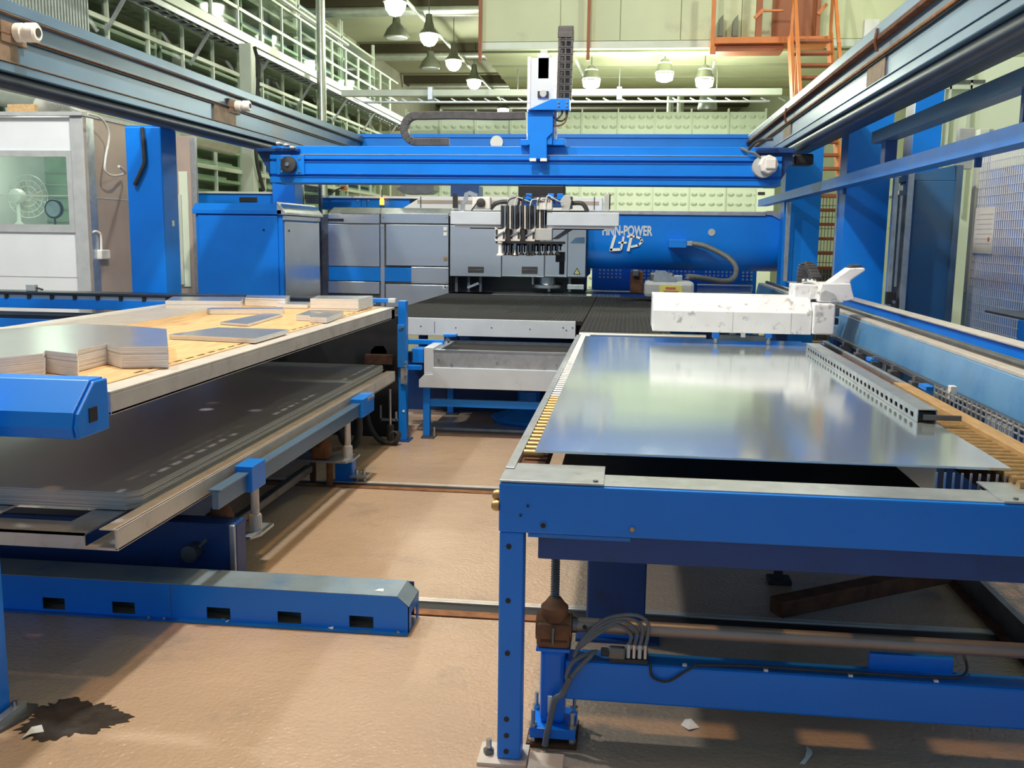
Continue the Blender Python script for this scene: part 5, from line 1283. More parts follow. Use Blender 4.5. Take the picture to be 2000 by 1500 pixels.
# black hoses in front of the end post
for k, (pts, r) in enumerate((([(662, 832), (672, 862), (690, 870), (700, 850), (700, 820), (692, 805)], .03), ([(715, 795), (722, 830), (740, 858), (768, 866), (778, 852), (776, 842)], .022), ([(760, 850), (768, 843), (776, 848), (772, 860), (762, 866)], .008))):
    tag(MB().tube(smooth_path([P(x, y, Y=(7.0, 7.4, 7.35)[k]) for x, y in pts]), r, 10).build('black_hose', 'rubber', smooth=True), ('thick black hose curling under the lift rail', 'black hose bundle drooping to the floor at the blue end post', 'thin black cable loop lying by the blue end post')[k], 'hose')
# ---- blue base cover on the floor rail
CY0, CY1, CXE = 3.79, 3.985, -.862
zc1 = .158
t = thing('rail_cover', 'long blue folded cover with square slots over the near floor rail', 'cover', (-2.2, CY0, 0))
sl = []
for xa_, xb_ in ((85, 128), (220, 264), (404, 450), (542, 588), (682, 729)):
    q0 = P(xa_, 1205, Y=CY0).x; q1 = P(xb_, 1205, Y=CY0).x; sl.append(rect(q0, q1, .014, .066))
MB().plate([(-4.0, 0.006), (CXE, .006), (CXE, .118), (CXE - .05, zc1), (-4.0, zc1)], sl, 'y', CY0, CY0 + .004).build('front_sheet', 'blue', t)
MB().box(-4.0, CXE - .05, CY0, CY1, zc1, zc1 + .004).build('top_sheet', 'blue_dusty_sheen', t, .001)
MB().prism([(CXE - .05, zc1 + .004), (CXE, .118), (CXE, .114), (CXE - .05, zc1)], 'y', CY0, CY1).build('end_slope', 'blue_dusty_sheen', t)
MB().plate(rect(CY0, CY1, .006, .118), [rect(CY0 + .05, CY1 - .04, .012, .075)], 'x', CXE - .004, CXE).build('end_sheet', 'blue', t)
MB().box(-4.0, CXE, CY0 - .03, CY0 + .004, .002, .006).build('flange', 'blue_worn', t)
MB().box(-4.0, CXE - .02, CY1 - .004, CY1, .006, zc1).build('back_sheet', 'blue_dark', t)
MB().box(-4.0, CXE - .03, CY0 + .10, CY0 + .12, .006, .10).build('inner_rail', 'steel_dark', t)
for x in (-.905, -1.93, -2.0): MB().lathe((x, CY0 - .012, .006), [(.008, 0), (.008, .005), (.004, .009)], 'z', 8).build('rivet', 'steel', t)
q = P(333, 1165, Y=CY0).x; MB().box(q, q + .002, CY0 - .001, CY0 + .001, .006, zc1).build('joint', 'print', t)
c = P(742, 1153, Z=zc1 + .005); MB().prism([(c.x - .02, c.y - .01), (c.x + .018, c.y - .012), (c.x + .012, c.y + .02), (c.x - .01, c.y + .015)], 'z', zc1 + .004, zc1 + .006).build('paint_blob', 'paper', t)
# raised blue housing at the left end of the cover
t = thing('drive_housing', 'dark blue drive housing behind the rail cover under the lower pallet', 'housing', (-2.6, 4.1, 0))
hx = P(428, 1100, Y=4.02).x
MB().box(-3.9, hx, 4.22, 4.34, 0, .30).build('body', 'blue_dark', t, .01)
MB().box(hx - .03, hx, 4.20, 4.22, .0, .30).build('edge', 'galv', t, .008)
MB().cyl((hx - .20, 4.14, .17), (hx - .20, 4.22, .17), .04, n=16).build('shaft_end', 'steel_dark', t, smooth=True)
MB().bar((hx - .16, 4.17, .20), (hx - .12, 4.17, .24), .012, .012).build('lever', 'steel_dark', t)
# ---- end post
ex0, ex1 = P(778, 750, Y=7.55).x, P(793, 750, Y=7.55).x
t = thing('end_post', 'slim blue end post between the pallets and the brush table', 'post', (ex0, 7.55, 0))
MB().box(ex0, ex1, 7.55, 7.63, 0.01, P(785, 588, Y=7.55).z).build('shaft', 'blue', t, .004)
MB().box(ex0 - .08, ex1 + .03, 7.52, 7.68, 0, .01).build('foot_plate', 'blue_dark', t)
MB().px(776, 634, 790, 718, 7.52, .03).build('bracket', 'blue_worn', t, .004)
MB().px(782, 718, 794, 750, 7.53, .02).build('bracket', 'galv', t, .004)
for x, y in ((781, 641), (786, 639), (792, 707), (792, 715), (792, 735), (792, 751)): 
    c = P(x, y, Y=7.515); MB().cyl((c.x, 7.512, c.z), (c.x, 7.53, c.z), .010, n=8).build('bolt', 'steel', t)
c = P(788, 803, Y=7.545); MB().cyl((c.x, 7.545, c.z), (c.x, 7.55, c.z), .010, n=8).build('screw', 'paper', t)
t = thing('pallet_stopper', 'blue rounded stopper in the dark between the two pallets', 'stopper', P(745, 690, Y=7.7))
q = [P(x, y, Y=7.7) for x, y in ((722, 693), (722, 684), (732, 674), (750, 674), (757, 684), (757, 693))]
MB().prism([(p.x, p.z) for p in q], 'y', 7.7, 7.85).build('body', 'blue', t, .008)
c = P(748, 668, Y=7.75); MB().cyl((c.x, 7.76, c.z - .04), (c.x, 7.76, c.z + .02), .025, n=12).build('pin', 'steel', t, smooth=True)
MB().box(-3.4, ex0 + .02, 7.70, 7.82, .0, 1.0).build('back_sheet', 'black', t)  # black sheet standing in for the shade between the pallets
MB().px(712, 693, 766, 712, 7.66, .16).build('carrier', 'rust_dark', t, .004)
t = thing('lift_cylinder', 'slim pneumatic cylinder standing before the blue end post', 'cylinder', P(763, 850, Y=7.45))
a = P(762, 760, Y=7.45); b_ = P(761, 830, Y=7.45)
MB().cyl((a.x, 7.45, b_.z), (a.x, 7.45, a.z), .010, n=10).build('rod', 'steel', t, smooth=True)
MB().cyl((a.x, 7.45, 0), (a.x, 7.45, b_.z), .03, n=12).build('barrel', 'rubber', t, smooth=True)
mb = MB().px(742, 792, 745, 822, 7.5, .02); mb.px(742, 818, 776, 822, 7.5, .02); mb.px(772, 805, 775, 822, 7.5, .02); mb.build('bracket', 'galv', t)
# ---- blue hanging housing and post at the left edge
t = thing('guard_housing', 'glossy blue angular housing in front of the upper pallet at the left edge', 'housing', (-2.2, 3.05, .96))
MB().prism([(2.955, .968), (2.948, 1.005), (2.962, 1.055), (3.07, 1.150), (3.155, 1.150), (3.155, .968)], 'x', -3.2, -1.80).build('shell', 'blue', t, .004)
MB().prism([(2.965, .965), (2.955, 1.005), (2.968, 1.05), (3.075, 1.145), (3.16, 1.145), (3.16, .965)], 'x', -1.80, -1.785).build('end_cap', 'blue', t, .006)
MB().box(-1.786, -1.782, 3.03, 3.08, 1.01, 1.06).build('end_slot', 'black', t)
t = thing('guard_post', 'blue post with a bolted foot at the left edge of the foreground', 'post', (-2.13, 2.9, 0))
MB().box(-2.20, -2.075, 2.86, 2.94, .012, 1.2).build('shaft', 'blue', t, .006)
MB().prism([(-2.22, 2.74), (-2.03, 2.74), (-1.985, 2.90), (-2.0, 2.98), (-2.22, 2.98)], 'z', 0, .012).build('foot_plate', 'steel_dark', t)
MB().box(-2.06, -2.03, 2.76, 2.96, .012, .03).build('foot_rib', 'galv', t)
for y in (2.80, 2.92): MB().cyl((-2.045, y, .012), (-2.045, y, .05), .008, n=8).build('anchor_bolt', 'steel', t)
MB().box(-2.09, -2.055, 2.84, 2.87, .55, .70).build('sensor', 'rubber', t, .004)
# ================================================================ FAR LEFT
t = thing('crossbeam_table', 'long blue and black cross conveyor behind the pallets on the left', 'conveyor', (-4.4, 8.0, 0))
zz = [P(150, y, Y=7.85).z for y in (572, 578, 585, 604, 618, 634)]
xL, xR = -7.0, P(720, 580, Y=7.85).x
MB().box(xL, xR, 7.85, 8.10, zz[1], zz[0]).build('top_rail', 'dark_tube', t, .006)
MB().box(xL, xR, 7.87, 8.08, zz[2], zz[1]).build('slide_strip', 'silver_paint', t)
MB().box(xL, xR, 7.86, 8.10, zz[3], zz[2]).build('blue_web', 'blue', t, .004)
for k in range(16):
    x = xL + .4 + k * .19 * 1.1; MB().box(x, x + .03, 7.855, 7.87, zz[2] - .002, zz[1]).build('clip', 'black', t)
MB().box(xL, -3.75, 7.55, 7.86, zz[4], zz[3] - .03).build('black_belt', 'black', t)
MB().box(xL, -3.75, 7.5, 7.55, zz[5], zz[4]).build('lower_web', 'blue', t)
for x in (-6.6, -3.9, -2.6): MB().box(x, x + .1, 7.92, 8.05, 0, zz[3]).build('leg', 'blue_dark', t)
c = P(62, 556, Y=7.95); t = thing('limit_switch', 'small grey limit switch on the rail before the white cabin', 'switch', (c.x, 7.95, zz[0]))
MB().box(c.x - .04, c.x + .04, 7.92, 7.98, zz[0], zz[0] + .06).build('body', 'plastic_grey', t, .006)
MB().cyl((c.x + .04, 7.95, zz[0] + .03), (c.x + .10, 7.95, zz[0] + .015), .008, n=8).build('lever', 'rubber', t)
# ---- white cabin
YW = 9.6
cx0, cx1 = -7.35, P(165, 400, Y=YW).x
zcab = P(80, 229, Y=YW).z
t = thing('control_cabin', 'white control cabin with a framed window on the far left', 'cabin', ((cx0 + cx1) / 2, YW + 1, 0))
wx0, wx1, wz0, wz1 = cx0 + .3, P(136, 370, Y=YW).x, P(70, 440, Y=YW).z, P(70, 304, Y=YW).z
MB().plate(rect(cx0, cx1, 0, zcab), [rect(wx0, wx1, wz0, wz1)], 'y', YW, YW + .05).build('front_wall', 'white_clean', t)
fr = MB().plate(rect(wx0 - .05, wx1 + .05, wz0 - .07, wz1 + .05), [rect(wx0 + .01, wx1 - .01, wz0 + .01, wz1 - .01)], 'y', YW - .02, YW).build('window_frame', 'plastic_grey', t)
MB().box(wx0, wx1, YW + .02, YW + .025, wz0, wz1).build('window_pane', 'glass', t)
cpost0, cpost1 = P(147, 400, Y=YW).x, P(172, 400, Y=YW).x
MB().box(cpost0, cpost1, YW - .03, YW - .001, 0, zcab + .01).build('corner_profile', 'plastic_grey', t, .006)
xs_ = cpost1
YE = 11.75
MB().box(xs_ - .06, xs_, YW, YE, 0, zcab + .01).build('side_wall', 'beige_wall', t)
MB().box(cx0, cx0 + .05, YW + .05, YE, 0, zcab - .05).build('side_wall', 'white_clean', t)
MB().box(xs_ - .01, xs_ + .012, YW + .02, YW + .16, 0, zcab).build('corner_strip', 'galv', t)
for z in (P(60, 541, Y=YW).z, 2.0): MB().box(cx0, cpost0, YW - .003, YW, z, z + .008).build('panel_joint', 'plastic_grey', t)
for z in (.75, P(220, 391, Y=10.3).z): MB().box(xs_, xs_ + .004, YW + .16, YE, z, z + .012).build('panel_joint', 'plastic_grey', t)
MB().box(cx0, xs_ + .015, YW - .06, YE, zcab + .012, zcab + .05).build('roof', 'plastic_grey', t)
MB().box(cx0 + .05, xs_ - .06, YE - .06, YE - .001, 0, zcab - .05).build('back_wall', 'room_green', t)
MB().box(cx0 + .05, xs_ - .06, YW + .05, YE - .06, .0, .05).build('cabin_floor', 'concrete', t)
for z in (1.75, 1.9, 2.05, 2.2, 2.35): MB().box(cx0 + .05, xs_ - .07, YE - .075, YE - .06, z, z + .02).build('wall_strip', 'shelf_grey', t)
MB().box(wx0, xs_ - .07, YW + .05, YW + .5, wz0 - .06, wz0 - .02).build('desk', 'plastic_white', t)
cl_ = MB().box(cx0 + .6, xs_ - .6, YW + .7, YW + .8, zcab - .13, zcab - .09).build('ceiling_fill', 'bulb', t)  # unseen ceiling lamp, added to brighten the inside of the cabin
ld = bpy.data.lights.new('cabin_fill', 'POINT'); ld.energy = 14; ld.color = (.9, 1, .80); ld.shadow_soft_size = .2
lo = bpy.data.objects.new('cabin_fill', ld); COL.objects.link(lo); lo.parent = t; lo.location = (0, -.3, zcab - .3)
# fan on the desk
c = P(42, 365, Y=YW + .28); zd = wz0 - .02
t = thing('desk_fan', 'white desk fan behind the cabin window', 'fan', (c.x, YW + .28, zd))
MB().lathe((c.x - .05, YW + .28, zd + .001), [(.13, 0), (.13, .015), (.05, .03), (.022, .06), (.018, .28)], 'z', 18).build('stand', 'plastic_white', t, smooth=True)
MB().lathe((c.x - .05, YW + .22, zd + .33), [(.03, -.02), (.07, 0), (.075, .08), (.05, .14)], 'y', 16).build('motor_head', 'plastic_white', t, smooth=True)
cg = MB(); rc = Vector((c.x + .0, YW + .40, zd + .33))
for r in (.23, .17, .11, .05):
    cg.tube([rc + Vector((r * math.cos(2 * PI * k / 24), -.02, r * math.sin(2 * PI * k / 24))) for k in range(25)], .004, 5)
for k in range(20):
    a_ = 2 * PI * k / 20; cg.tube([rc + Vector((.03 * math.cos(a_), -.03, .03 * math.sin(a_))), rc + Vector((.23 * math.cos(a_), -.02, .23 * math.sin(a_)))], .002, 4)
cg.build('cage', 'plastic_white', t)
for k in range(3):
    a_ = 2 * PI * k / 3; d = Vector((math.cos(a_), 0, math.sin(a_))); n_ = Vector((-math.sin(a_), .25, math.cos(a_)))
    v = [rc + d * .03 + n_ * -.02, rc + d * .16 + n_ * -.06, rc + d * .175 + n_ * .02, rc + d * .14 + n_ * .07, rc + d * .03 + n_ * .03]
    mb = MB(); mb._add(v + [p + Vector((0, .004, 0)) for p in v], [(0, 1, 2, 3, 4), (9, 8, 7, 6, 5)] + [(i, (i + 1) % 5, 5 + (i + 1) % 5, 5 + i) for i in range(5)]); mb.build('blade', 'hose', t)
c = P(104, 408, Y=YW + .25); t = thing('desk_mirror', 'oval black framed mirror behind the cabin window', 'mirror', (c.x, YW + .25, zd))
MB().lathe((c.x, YW + .25, c.z), [(.10, 0), (.105, .01), (.10, .03)], 'y', 24).build('rim', 'black', t, smooth=True)
MB().lathe((c.x, YW + .245, c.z), [(.082, 0), (.082, .004)], 'y', 24).build('face', 'galv', t)
MB().cyl((c.x, YW + .27, zd + .001), (c.x, YW + .27, c.z - .08), .01, n=8).build('stem', 'black', t)
c = P(85, 402, Y=YE - .07); tag(MB().box(c.x - .05, c.x + .05, YE - .10, YE - .062, c.z - .06, c.z + .06).build('wall_socket', 'paper', None, .006), 'small white socket on the green wall inside the cabin', 'socket')
# socket with cable on cabin side
c = P(197, 497, X=xs_); t = thing('wall_socket', 'white wall socket with a conduit on the side of the cabin', 'socket', (xs_, c.y, c.z))
MB().box(xs_, xs_ + .06, c.y - .09, c.y + .09, c.z - .05, c.z + .05).build('body', 'plastic_white', t, .012)
MB().tube(smooth_path([(xs_ + .03, c.y - .04, c.z + .05), (xs_ + .03, c.y - .04, c.z + .20), (xs_ + .02, c.y - .10, c.z + .24), (xs_ + .005, c.y - .16, c.z + .23)]), .012, 8).build('conduit', 'plastic_white', t, smooth=True)
pts = [P(x, y, X=xs_ + .14) for x, y in ((172, 222), (198, 232), (213, 262), (206, 310), (206, 334), (222, 343), (245, 338))] + [Vector((-4.43, 8.2, P(256, 325, Y=8.2).z))]
tag(MB().tube(smooth_path(pts), .012, 8).build('hanging_cable', 'cable_white', smooth=True), 'white cable hanging in a loop from the cabin roof to the blue column', 'cable')
# roof clutter: hose and timber
c0 = P(70, 222, Y=YW + .3); c1 = P(160, 226, Y=YW + .3)
path = smooth_path([(c0.x - .05, YW + .45, zcab + .16), (c0.x + .1, YW + .42, zcab + .19), (c0.x + .24, YW + .35, zcab + .22), (c1.x - .03, YW + .3, zcab + .17), (c1.x - .03, YW + .3, zcab + .085)], 7)
hs_ = thing('flexible_duct', 'ribbed flexible duct bending down on the cabin roof', 'duct', (c0.x, YW + .4, zcab))
MB().tube(path, .085, 14).build('liner', 'hose', hs_, smooth=True)
for k in range(2, len(path) - 3, 1):
    d = (path[k] - path[k - 1]).normalized() * .012; MB().cyl(path[k] - d, path[k] + d, .098, n=14).build('rib', 'hose', hs_, smooth=True)
x0 = P(20, 215, Y=YW + .2).x; x1 = P(72, 215, Y=YW + .2).x
tag(MB().box(x0, x1, YW + .15, YW + .22, zcab + .051, zcab + .15).build('timber_block', 'wood', None, .004), 'piece of timber lying on the cabin roof', 'timber')
# door frame right of the cabin
t = thing('door_leaf', 'narrow aluminium framed door beyond the left blue column', 'door', P(365, 560, Y=11.4))
dx0, dx1 = P(346, 430, Y=11.4).x, P(386, 430, Y=11.4).x
MB().box(dx0, dx1, 11.4, 11.44, 0, P(365, 265, Y=11.4).z).build('leaf', 'beige_wall', t)
MB().px(376, 268, 386, 572, 11.37, .05).build('jamb', 'galv', t, .004)
MB().px(352, 335, 369, 560, 11.38, .03).build('inner_panel', 'panel_green', t, .004)
MB().px(350, 380, 356, 556, 11.35, .03).build('edge_bar', 'frame_white', t, .004)
# ---- blue cabinet with silver-blue side
t = thing('electric_cabinet', 'large blue electrical cabinet left of the press with a steel side door', 'cabinet', P(500, 580, Y=10.7))
ax0, ax1 = P(384, 490, Y=10.7).x, P(553, 490, Y=10.7).x
zc0 = P(470, 418, Y=10.7).z; zc2 = P(470, 397, Y=10.7).z
ye = 11.98
MB().box(ax0, ax1, 10.7, ye, 0, zc0).build('body', 'blue', t, .01)
MB().prism([(10.66, zc0), (10.66, zc0 + .05), (10.75, zc2), (ye, zc2), (ye, zc0)], 'x', ax0 - .02, ax1 + .005).build('lid', 'blue', t, .004)
MB().px(390, 421, 544, 640, 10.68, .02).build('door', 'blue', t, .006)
c = P(515, 449, Y=10.68); MB().cyl((c.x, 10.672, c.z), (c.x, 10.68, c.z), .012, n=10).build('lock', 'black', t)
MB().box(ax1, ax1 + .02, 10.74, ye - .02, .05, zc0 - .08).build('side_door', 'stainless', t, .004)
MB().box(ax1, ax1 + .03, 10.70, ye, zc0 - .06, zc0 - .01).build('side_trim', 'stainless', t, .004)
MB().prism([(ax1 - .05, zc2 + .02), (ax1 + .06, zc0 + .02), (ax1 + .06, zc0 - .005), (ax1 - .05, zc0)], 'y', 10.66, ye + .02).build('side_cap', 'galv', t, .003)
for y, z in ((10.85, zc0 - .18), (12.1, zc0 - .18), (11.0, .6), (12.1, .6)): MB().cyl((ax1 + .018, y, z), (ax1 + .026, y, z), .015, n=8).build('screw', 'black', t)
# rear blue housing with a slot above the cabinet
t = thing('rear_housing', 'blue housing with a rounded dark slot behind the electrical cabinet', 'housing', P(455, 400, Y=12.6))
MB().px(381, 377, 532, 420, 12.6, .3).build('body', 'blue', t, .01)
MB().px(381, 374, 534, 378, 12.57, .36).build('white_edge', 'frame_white', t)
MB().px(467, 385, 502, 395, 12.59, .02).build('slot', 'black', t, .008)
MB().box(P(400, 400, Y=12.6).x, P(500, 400, Y=12.6).x, 12.62, 12.88, 0, P(455, 420, Y=12.6).z).build('stand', 'blue_dark', t)
t = thing('grid_stand', 'silver uprights beside the far left blue column', 'stand', P(600, 395, Y=12.5))
for x0, x1, m_ in ((577, 583, 'frame_white'), (585, 594, 'galv'), (624, 629, 'steel_dark')): q = R(x0, 358, x1, 640, 12.9); MB().box(q[0], q[1], 12.9, 12.95, 0, q[3]).build('upright', m_, t)
mb = MB()
for k in range(8): mb.px(597 + k * 3.4, 362, 597.6 + k * 3.4, 398, 12.95, .01)
for k in range(8): mb.px(596, 364 + k * 4.6, 624, 364.7 + k * 4.6, 12.95, .01)
mb.build('wire_grid', 'steel_dark', t)['kind'] = 'stuff'
MB().px(598, 380, 622, 398, 13.0, .05).build('grey_box', 'plastic_grey', t)
# ================================================================ RIGHT SIDE
# guard angles in front of the portal columns
t = thing('guard_angle', 'long scratched blue guard angle rising toward the camera on the right', 'guard rail', (1.8, 8, 2.1), 'guard angles on the right')
MB().prism([(1.75, 2.10), (1.87, 2.10), (1.87, 2.108), (1.758, 2.108), (1.758, 2.19), (1.75, 2.19)], 'y', 1.0, 13.9).build('angle', 'blue_worn', t, .001)
for y in (5.6, 8.9): MB().box(1.84, 1.87, y, y + .03, 2.05, 2.10).build('hanger', 'blue_dark', t)
t = thing('guard_angle', 'shorter dark guard angle above the long blue one', 'guard rail', (1.8, 6, 2.35), 'guard angles on the right')
MB().prism([(1.75, 2.355), (1.86, 2.355), (1.86, 2.363), (1.757, 2.363), (1.757, 2.44), (1.75, 2.44)], 'y', 1.0, 7.6).build('angle', 'rail_steel', t, .001)
for y in (4.9, 7.35): MB().box(1.80, 1.825, y, y + .04, 2.1095, 2.355).build('strut', 'blue_dark', t)
MB().box(1.78, 1.86, 7.30, 7.42, 2.20, 2.355).build('end_bracket', 'blue_dark', t)
# mesh fence
XF = 3.0
fy0 = P(1903, 450, X=XF).y
t = thing('mesh_fence', 'galvanised wire mesh fence with a white post on the right edge', 'fence', (XF, fy0 - 2, 0))
zf = P(1903, 290, X=XF).z + .05
c0, c1 = P(1866, 500, X=XF), P(1904, 450, X=XF)
MB().box(XF - .02, XF + .06, fy0, fy0 + .10, 0, zf + .1).build('post', 'frame_white', t, .006)
MB().box(XF + .065, XF + .10, fy0 + .02, fy0 + .08, 0, zf + .1).build('post_channel', 'galv', t)
mb = MB()
y = fy0 - .03
while y > 3.6:
    mb.box(XF, XF + .008, y, y + .008, .15, zf); y -= .045
z = .15
while z < zf:
    mb.box(XF, XF + .006, 3.6, fy0, z, z + .006); z += .07
mb.build('wire_mesh', 'white_clean', t)['kind'] = 'stuff'
MB().box(XF - .01, XF + .02, 3.6, fy0, zf, zf + .025).build('top_bar', 'galv', t)
MB().box(XF - .01, XF + .02, 3.6, fy0, .12, .15).build('bottom_bar', 'galv', t)
for z in (.35, P(1880, 567, X=XF).z): MB().lathe((XF - .03, fy0 + .05, z), [(.012, 0), (.012, .02)], 'x', 8).build('bolt', 'steel', t)
a, b_ = P(1904, 420, X=XF - .015), P(1936, 480, X=XF - .015)
zs0, zs1 = P(1912, 495, X=XF - .015).z, P(1912, 406, X=XF - .015).z
sg = thing('paper_notice', 'white paper notice hanging on the wire mesh fence', 'notice', (XF - .012, (a.y + b_.y) / 2, zs0))
MB().box(XF - .012, XF - .006, b_.y, a.y, zs0, zs1).build('sheet', 'paper', sg)
for k in range(7):
    z = zs1 - .06 - k * (zs1 - zs0 - .1) / 7
    MB().box(XF - .0135, XF - .012, b_.y + .02, a.y - (.03 if k % 2 else .08), z, z + .004).build('text_line', 'plastic_grey', sg)
MB().lathe((XF - .016, b_.y + .08, zs0 + .12), [(.02, 0), (.02, .003)], 'x', 14).build('stamp', 'label_red', sg)
# little shelf box hanging on the fence
c = P(1905, 600, X=XF - .3)
t = thing('fence_shelf', 'blue folded shelf bracket in front of the mesh fence', 'shelf', (XF - .2, c.y - .4, 0))
sz = P(1920, 607, X=XF - .25).z
MB().box(XF - .30, XF - .02, 6.55, 7.75, sz, sz + .02).build('top', 'steel_dark', t, .003)
MB().box(XF - .30, XF - .28, 6.4, 7.1, sz - .5, sz - .0).build('front', 'blue', t, .003)
MB().box(XF - .28, XF - .02, 7.08, 7.1, 0, sz).build('side', 'blue_dark', t)
# blue boards behind the fence
tag(MB().box(3.3, 3.34, 4.5, P(1903, 450, X=3.3).y + .05, 0, P(1960, 325, X=3.3).z).build('blue_board', 'blue', None, .01), 'tall blue board standing behind the wire mesh fence', 'board')
tag(MB().box(3.28, 3.298, 7.6, 8.3, P(1980, 346, X=3.3).z-.02, P(1980, 346, X=3.3).z+.02).build('orange_bar', 'orange'), 'small orange bar on the blue board behind the fence', 'bar')
# cabinet / door next to the column
YD = 8.9
t = thing('switch_cabinet', 'tall blue-grey cabinet between the blue column and the fence post', 'cabinet', P(1820, 600, Y=YD))
x0, x1, z0, z1 = R(1778, 352, 1866, 625, YD)
MB().box(x0, x1, YD, YD + .5, 0, z1).build('body', 'blue_grey', t, .01)
q = [P(x, y, Y=YD) for x, y in ((1778, 352), (1778, 341), (1852, 326), (1866, 322), (1866, 352))]
MB().prism([(p.x, p.z) for p in q], 'y', YD, YD + .5).build('sloped_top', 'blue_grey', t)
MB().px(1858, 322, 1870, 640, YD - .03, .1).build('edge_profile', 'rail_steel', t, .004)
t = thing('door_frame', 'aluminium door frame beside the bright blue column', 'door frame', P(1755, 600, Y=9.0))
for x0, x1, m_ in ((1738, 1746, 'galv'), (1764, 1776, 'galv')): q_ = R(x0, 335, x1, 640, 8.78); MB().box(q_[0], q_[1], 8.78, 8.84, 0, q_[3]).build('stile', m_, t, .003)
MB().px(1738, 335, 1776, 341, 8.78, .06).build('head', 'galv', t)
q_ = R(1746, 380, 1764, 640, 8.82); MB().box(q_[0], q_[1], 8.82, 8.84, .02, q_[3]).build('leaf', 'steel_dark', t)
MB().px(1752, 382, 1757, 560, 8.80, .02).build('pull_bar', 'galv', t)
MB().px(1732, 570, 1750, 594, 8.75, .06).build('lock_case', 'black', t, .006)
c = P(1746, 590, Y=8.74); MB().cyl((c.x, 8.735, c.z), (c.x, 8.75, c.z), .015, n=10).build('lock_button', 'steel', t)
MB().px(1748, 362, 1764, 372, 8.80, .02).build('door_sign', 'panel_green', t)
t = thing('side_profile', 'grey upright profile left of the bright blue column', 'upright', P(1630, 560, Y=9.3))
q_ = R(1628, 370, 1640, 640, 9.5); MB().box(q_[0], q_[1], 9.5, 9.55, 1.161, q_[3]).build('profile', 'galv', t, .004); q_ = R(1641, 376, 1648, 640, 9.48); MB().box(q_[0], q_[1], 9.48, 9.53, 1.161, q_[3]).build('profile', 'rail_steel', t, .004)
t = thing('side_profile', 'slim grey upright at the right end of the press tube', 'upright', P(1530, 560, Y=11.9))
q_ = R(1531, 390, 1539, 640, 11.94); MB().box(q_[0], q_[1], 11.94, 11.99, 1.161, min(q_[3], 2.09)).build('profile', 'galv', t, .004)
# silver pipe on the right wall and small white box
c = P(1940, 150, X=4.7); tag(MB().cyl((4.7, c.y, 0), (4.7, c.y, P(1945, 62, X=4.7).z + 1.2), .11, n=18).build('wall_pipe', 'duct', smooth=True), 'upright silver pipe in front of the green wall panels', 'pipe')
c = P(1703, 55, Y=15.85); tag(MB().box(c.x - .11, c.x + .11, 15.85, 15.969, P(1703, 75, Y=15.85).z, P(1703, 37, Y=15.85).z).build('junction_box', 'paper', None, .01), 'white box on the green wall above the right gantry rail', 'box')
mb = MB(); X_ = 4.4
tz = P(1822, 140, X=X_)
for k, (x0, x1) in enumerate(((1826, 1832),)):
    pass
t = thing('window_grid', 'white framed green glazing behind the blue portal on the right', 'partition', (4.6, 9.6, 0))
for x in (1830, 1836, 1848, 1888): MB().px(x, 110, x + 4, 420, 11.8, .05).build('mullion', 'frame_white', t)
MB().px(1828, 156, 1925, 162, 11.8, .05).build('transom', 'steel_dark', t); MB().px(1828, 166, 1922, 174, 11.8, .05).build('transom', 'frame_white', t)
MB().px(1828, 112, 1990, 520, 11.9, .02).build('sheet', 'panel_green', t)
MB().px(1872, 250, 1902, 330, 10.4, .1).build('grey_cabinet', 'plastic_grey', t, .006)
MB().px(1828, 520, 1990, 700, 11.9, .02).build('base_sheet', 'panel_green', t)
# ---- orange stairs and platform
YO = 17.2
sx0, sx1 = P(1545, 150, Y=YO).x, P(1620, 150, Y=YO).x
zpl = P(1500, 82, Y=15.6).z
t = thing('stair_platform', 'orange steel platform with posts at the mezzanine door', 'platform', (P(1480, 85, Y=15.6).x, 15.6, zpl))
x0, x1, z0, z1 = R(1391, 71, 1622, 84, 15.4)
MB().box(x0, x1, 15.4, 15.97, z0, z1).build('deck_edge', 'orange', t, .006)
MB().px(1393, 84, 1530, 100, 15.5, .4).build('under_frame', 'orange_dark', t)
MB().px(1390, -40, 1398, 104, 15.38, .08).build('post', 'orange', t, .004)
MB().px(1478, -40, 1490, 72, 15.45, .08).build('post', 'orange_dark', t, .004)
MB().bar(P(1474, 35, Y=15.45), P(1492, 18, Y=15.45), .05, .05).build('brace', 'orange', t)
MB().px(1490, 18, 1530, 22, 15.45, .05).build('rail', 'orange', t)
MB().px(1387, 90, 1398, 106, 15.36, .1).build('bracket', 'orange', t, .01)
MB().px(1596, -40, 1604, 72, 15.6, .06).build('post', 'orange_dark', t)
MB().bar(P(1597, 28, Y=15.6), P(1615, 8, Y=15.6), .05, .05).build('brace', 'orange', t)
tag(MB().px(1510, -60, 1598, 72, 15.90, .05).build('orange_door', 'orange_dark', None, .01), 'brown-orange door of the mezzanine room at the platform', 'door')
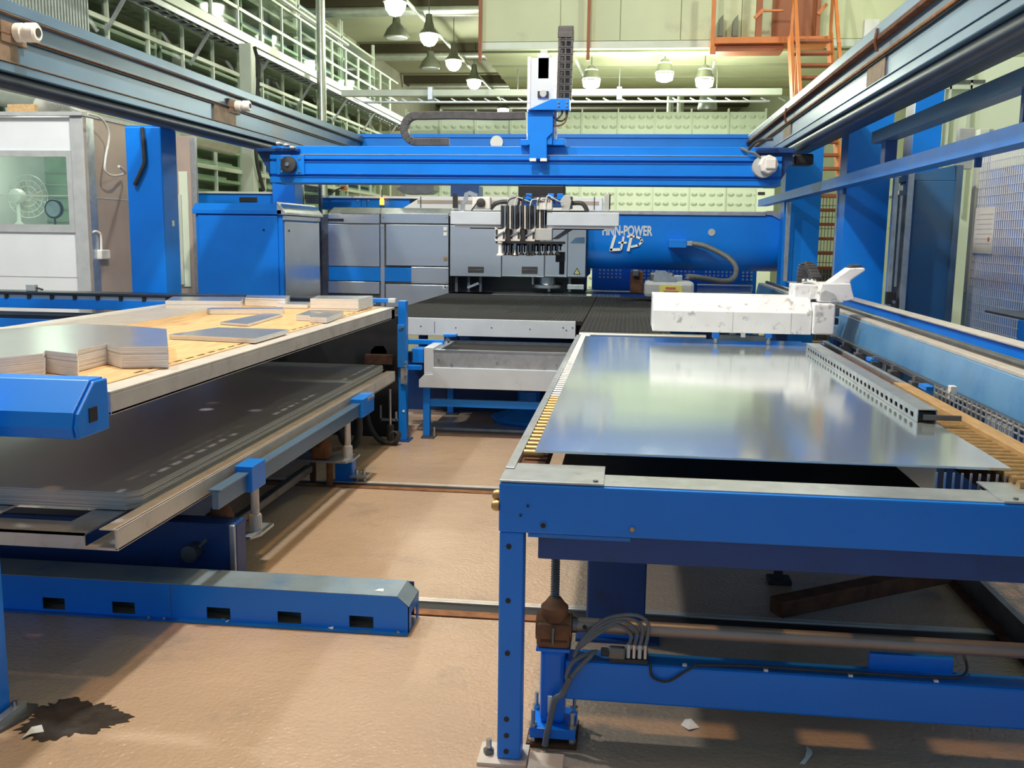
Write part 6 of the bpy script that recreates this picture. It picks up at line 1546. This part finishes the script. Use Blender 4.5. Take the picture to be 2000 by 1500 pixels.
for x in (1402, 1431):
    q = [P(xx, yy, Y=15.7) for xx, yy in ((x, 62), (x + 2, 38), (x + 11, 28), (x + 11, 70), (x, 70))]
    t2 = tag(MB().prism([(p.x, p.z) for p in q], 'y', 15.7, 15.9).build('vent_flap', 'lamp_metal'), 'grey slanted vent flap on the platform, the %s one' % ('left' if x < 1420 else 'right'), 'vent', 'vent flaps')
st = thing('steel_stairs', 'steep orange steel stairs coming down from the platform', 'stairs', ((sx0 + sx1) / 2, 14.5, 0))
ztop_s = P(1580, 92, Y=15.6).z; nst = 24; rise = ztop_s / nst
sx0, sx1 = P(1541, 95, Y=15.3).x, P(1617, 95, Y=15.3).x
tr0 = MB().box(sx0 + .03, sx1 - .03, 14.96, 15.16, ztop_s - .04, ztop_s).build('tread', 'orange_dark', st, .004)
for k in range(1, nst - 1): inst(tr0, (0, -k * .115, -k * rise))
for x in (sx0, sx1):
    MB().bar((x, 15.22, ztop_s + .06), (x, 15.22 - nst * .115, .06), .05, .22).build('stringer', 'orange', st)
    MB().bar((x, 15.22, ztop_s + 1.0), (x, 15.22 - (nst - 2) * .115, 1.35), .045, .045).build('handrail', 'orange', st)
    for k in (0, 6, 12, 18, 22): MB().bar((x, 15.16 - k * .115, ztop_s - k * rise), (x, 15.16 - k * .115, ztop_s - k * rise + .98), .04, .04).build('baluster', 'orange', st)
# wire grid screen behind the stairs
t = thing('grid_screen', 'dark wire grid screen seen through the stairs beside the column', 'screen', (3.2, 16.6, 0))
mb = MB(); x0, x1, z0, z1 = R(1590, 380, 1660, 560, 16.5)
for k in range(12): mb.box(x0 + k * (x1 - x0) / 11, x0 + k * (x1 - x0) / 11 + .012, 16.5, 16.51, 0, z1)
for k in range(14): mb.box(x0, x1, 16.5, 16.51, k * z1 / 13, k * z1 / 13 + .012)
mb.build('wire_grid', 'steel_dark', t)['kind'] = 'stuff'
tag(MB().box(x0, x1, 16.7, 17.2, 0, 1.2).build('dark_crate', 'rubber', None, .02), 'dark crate behind the orange stairs', 'crate')
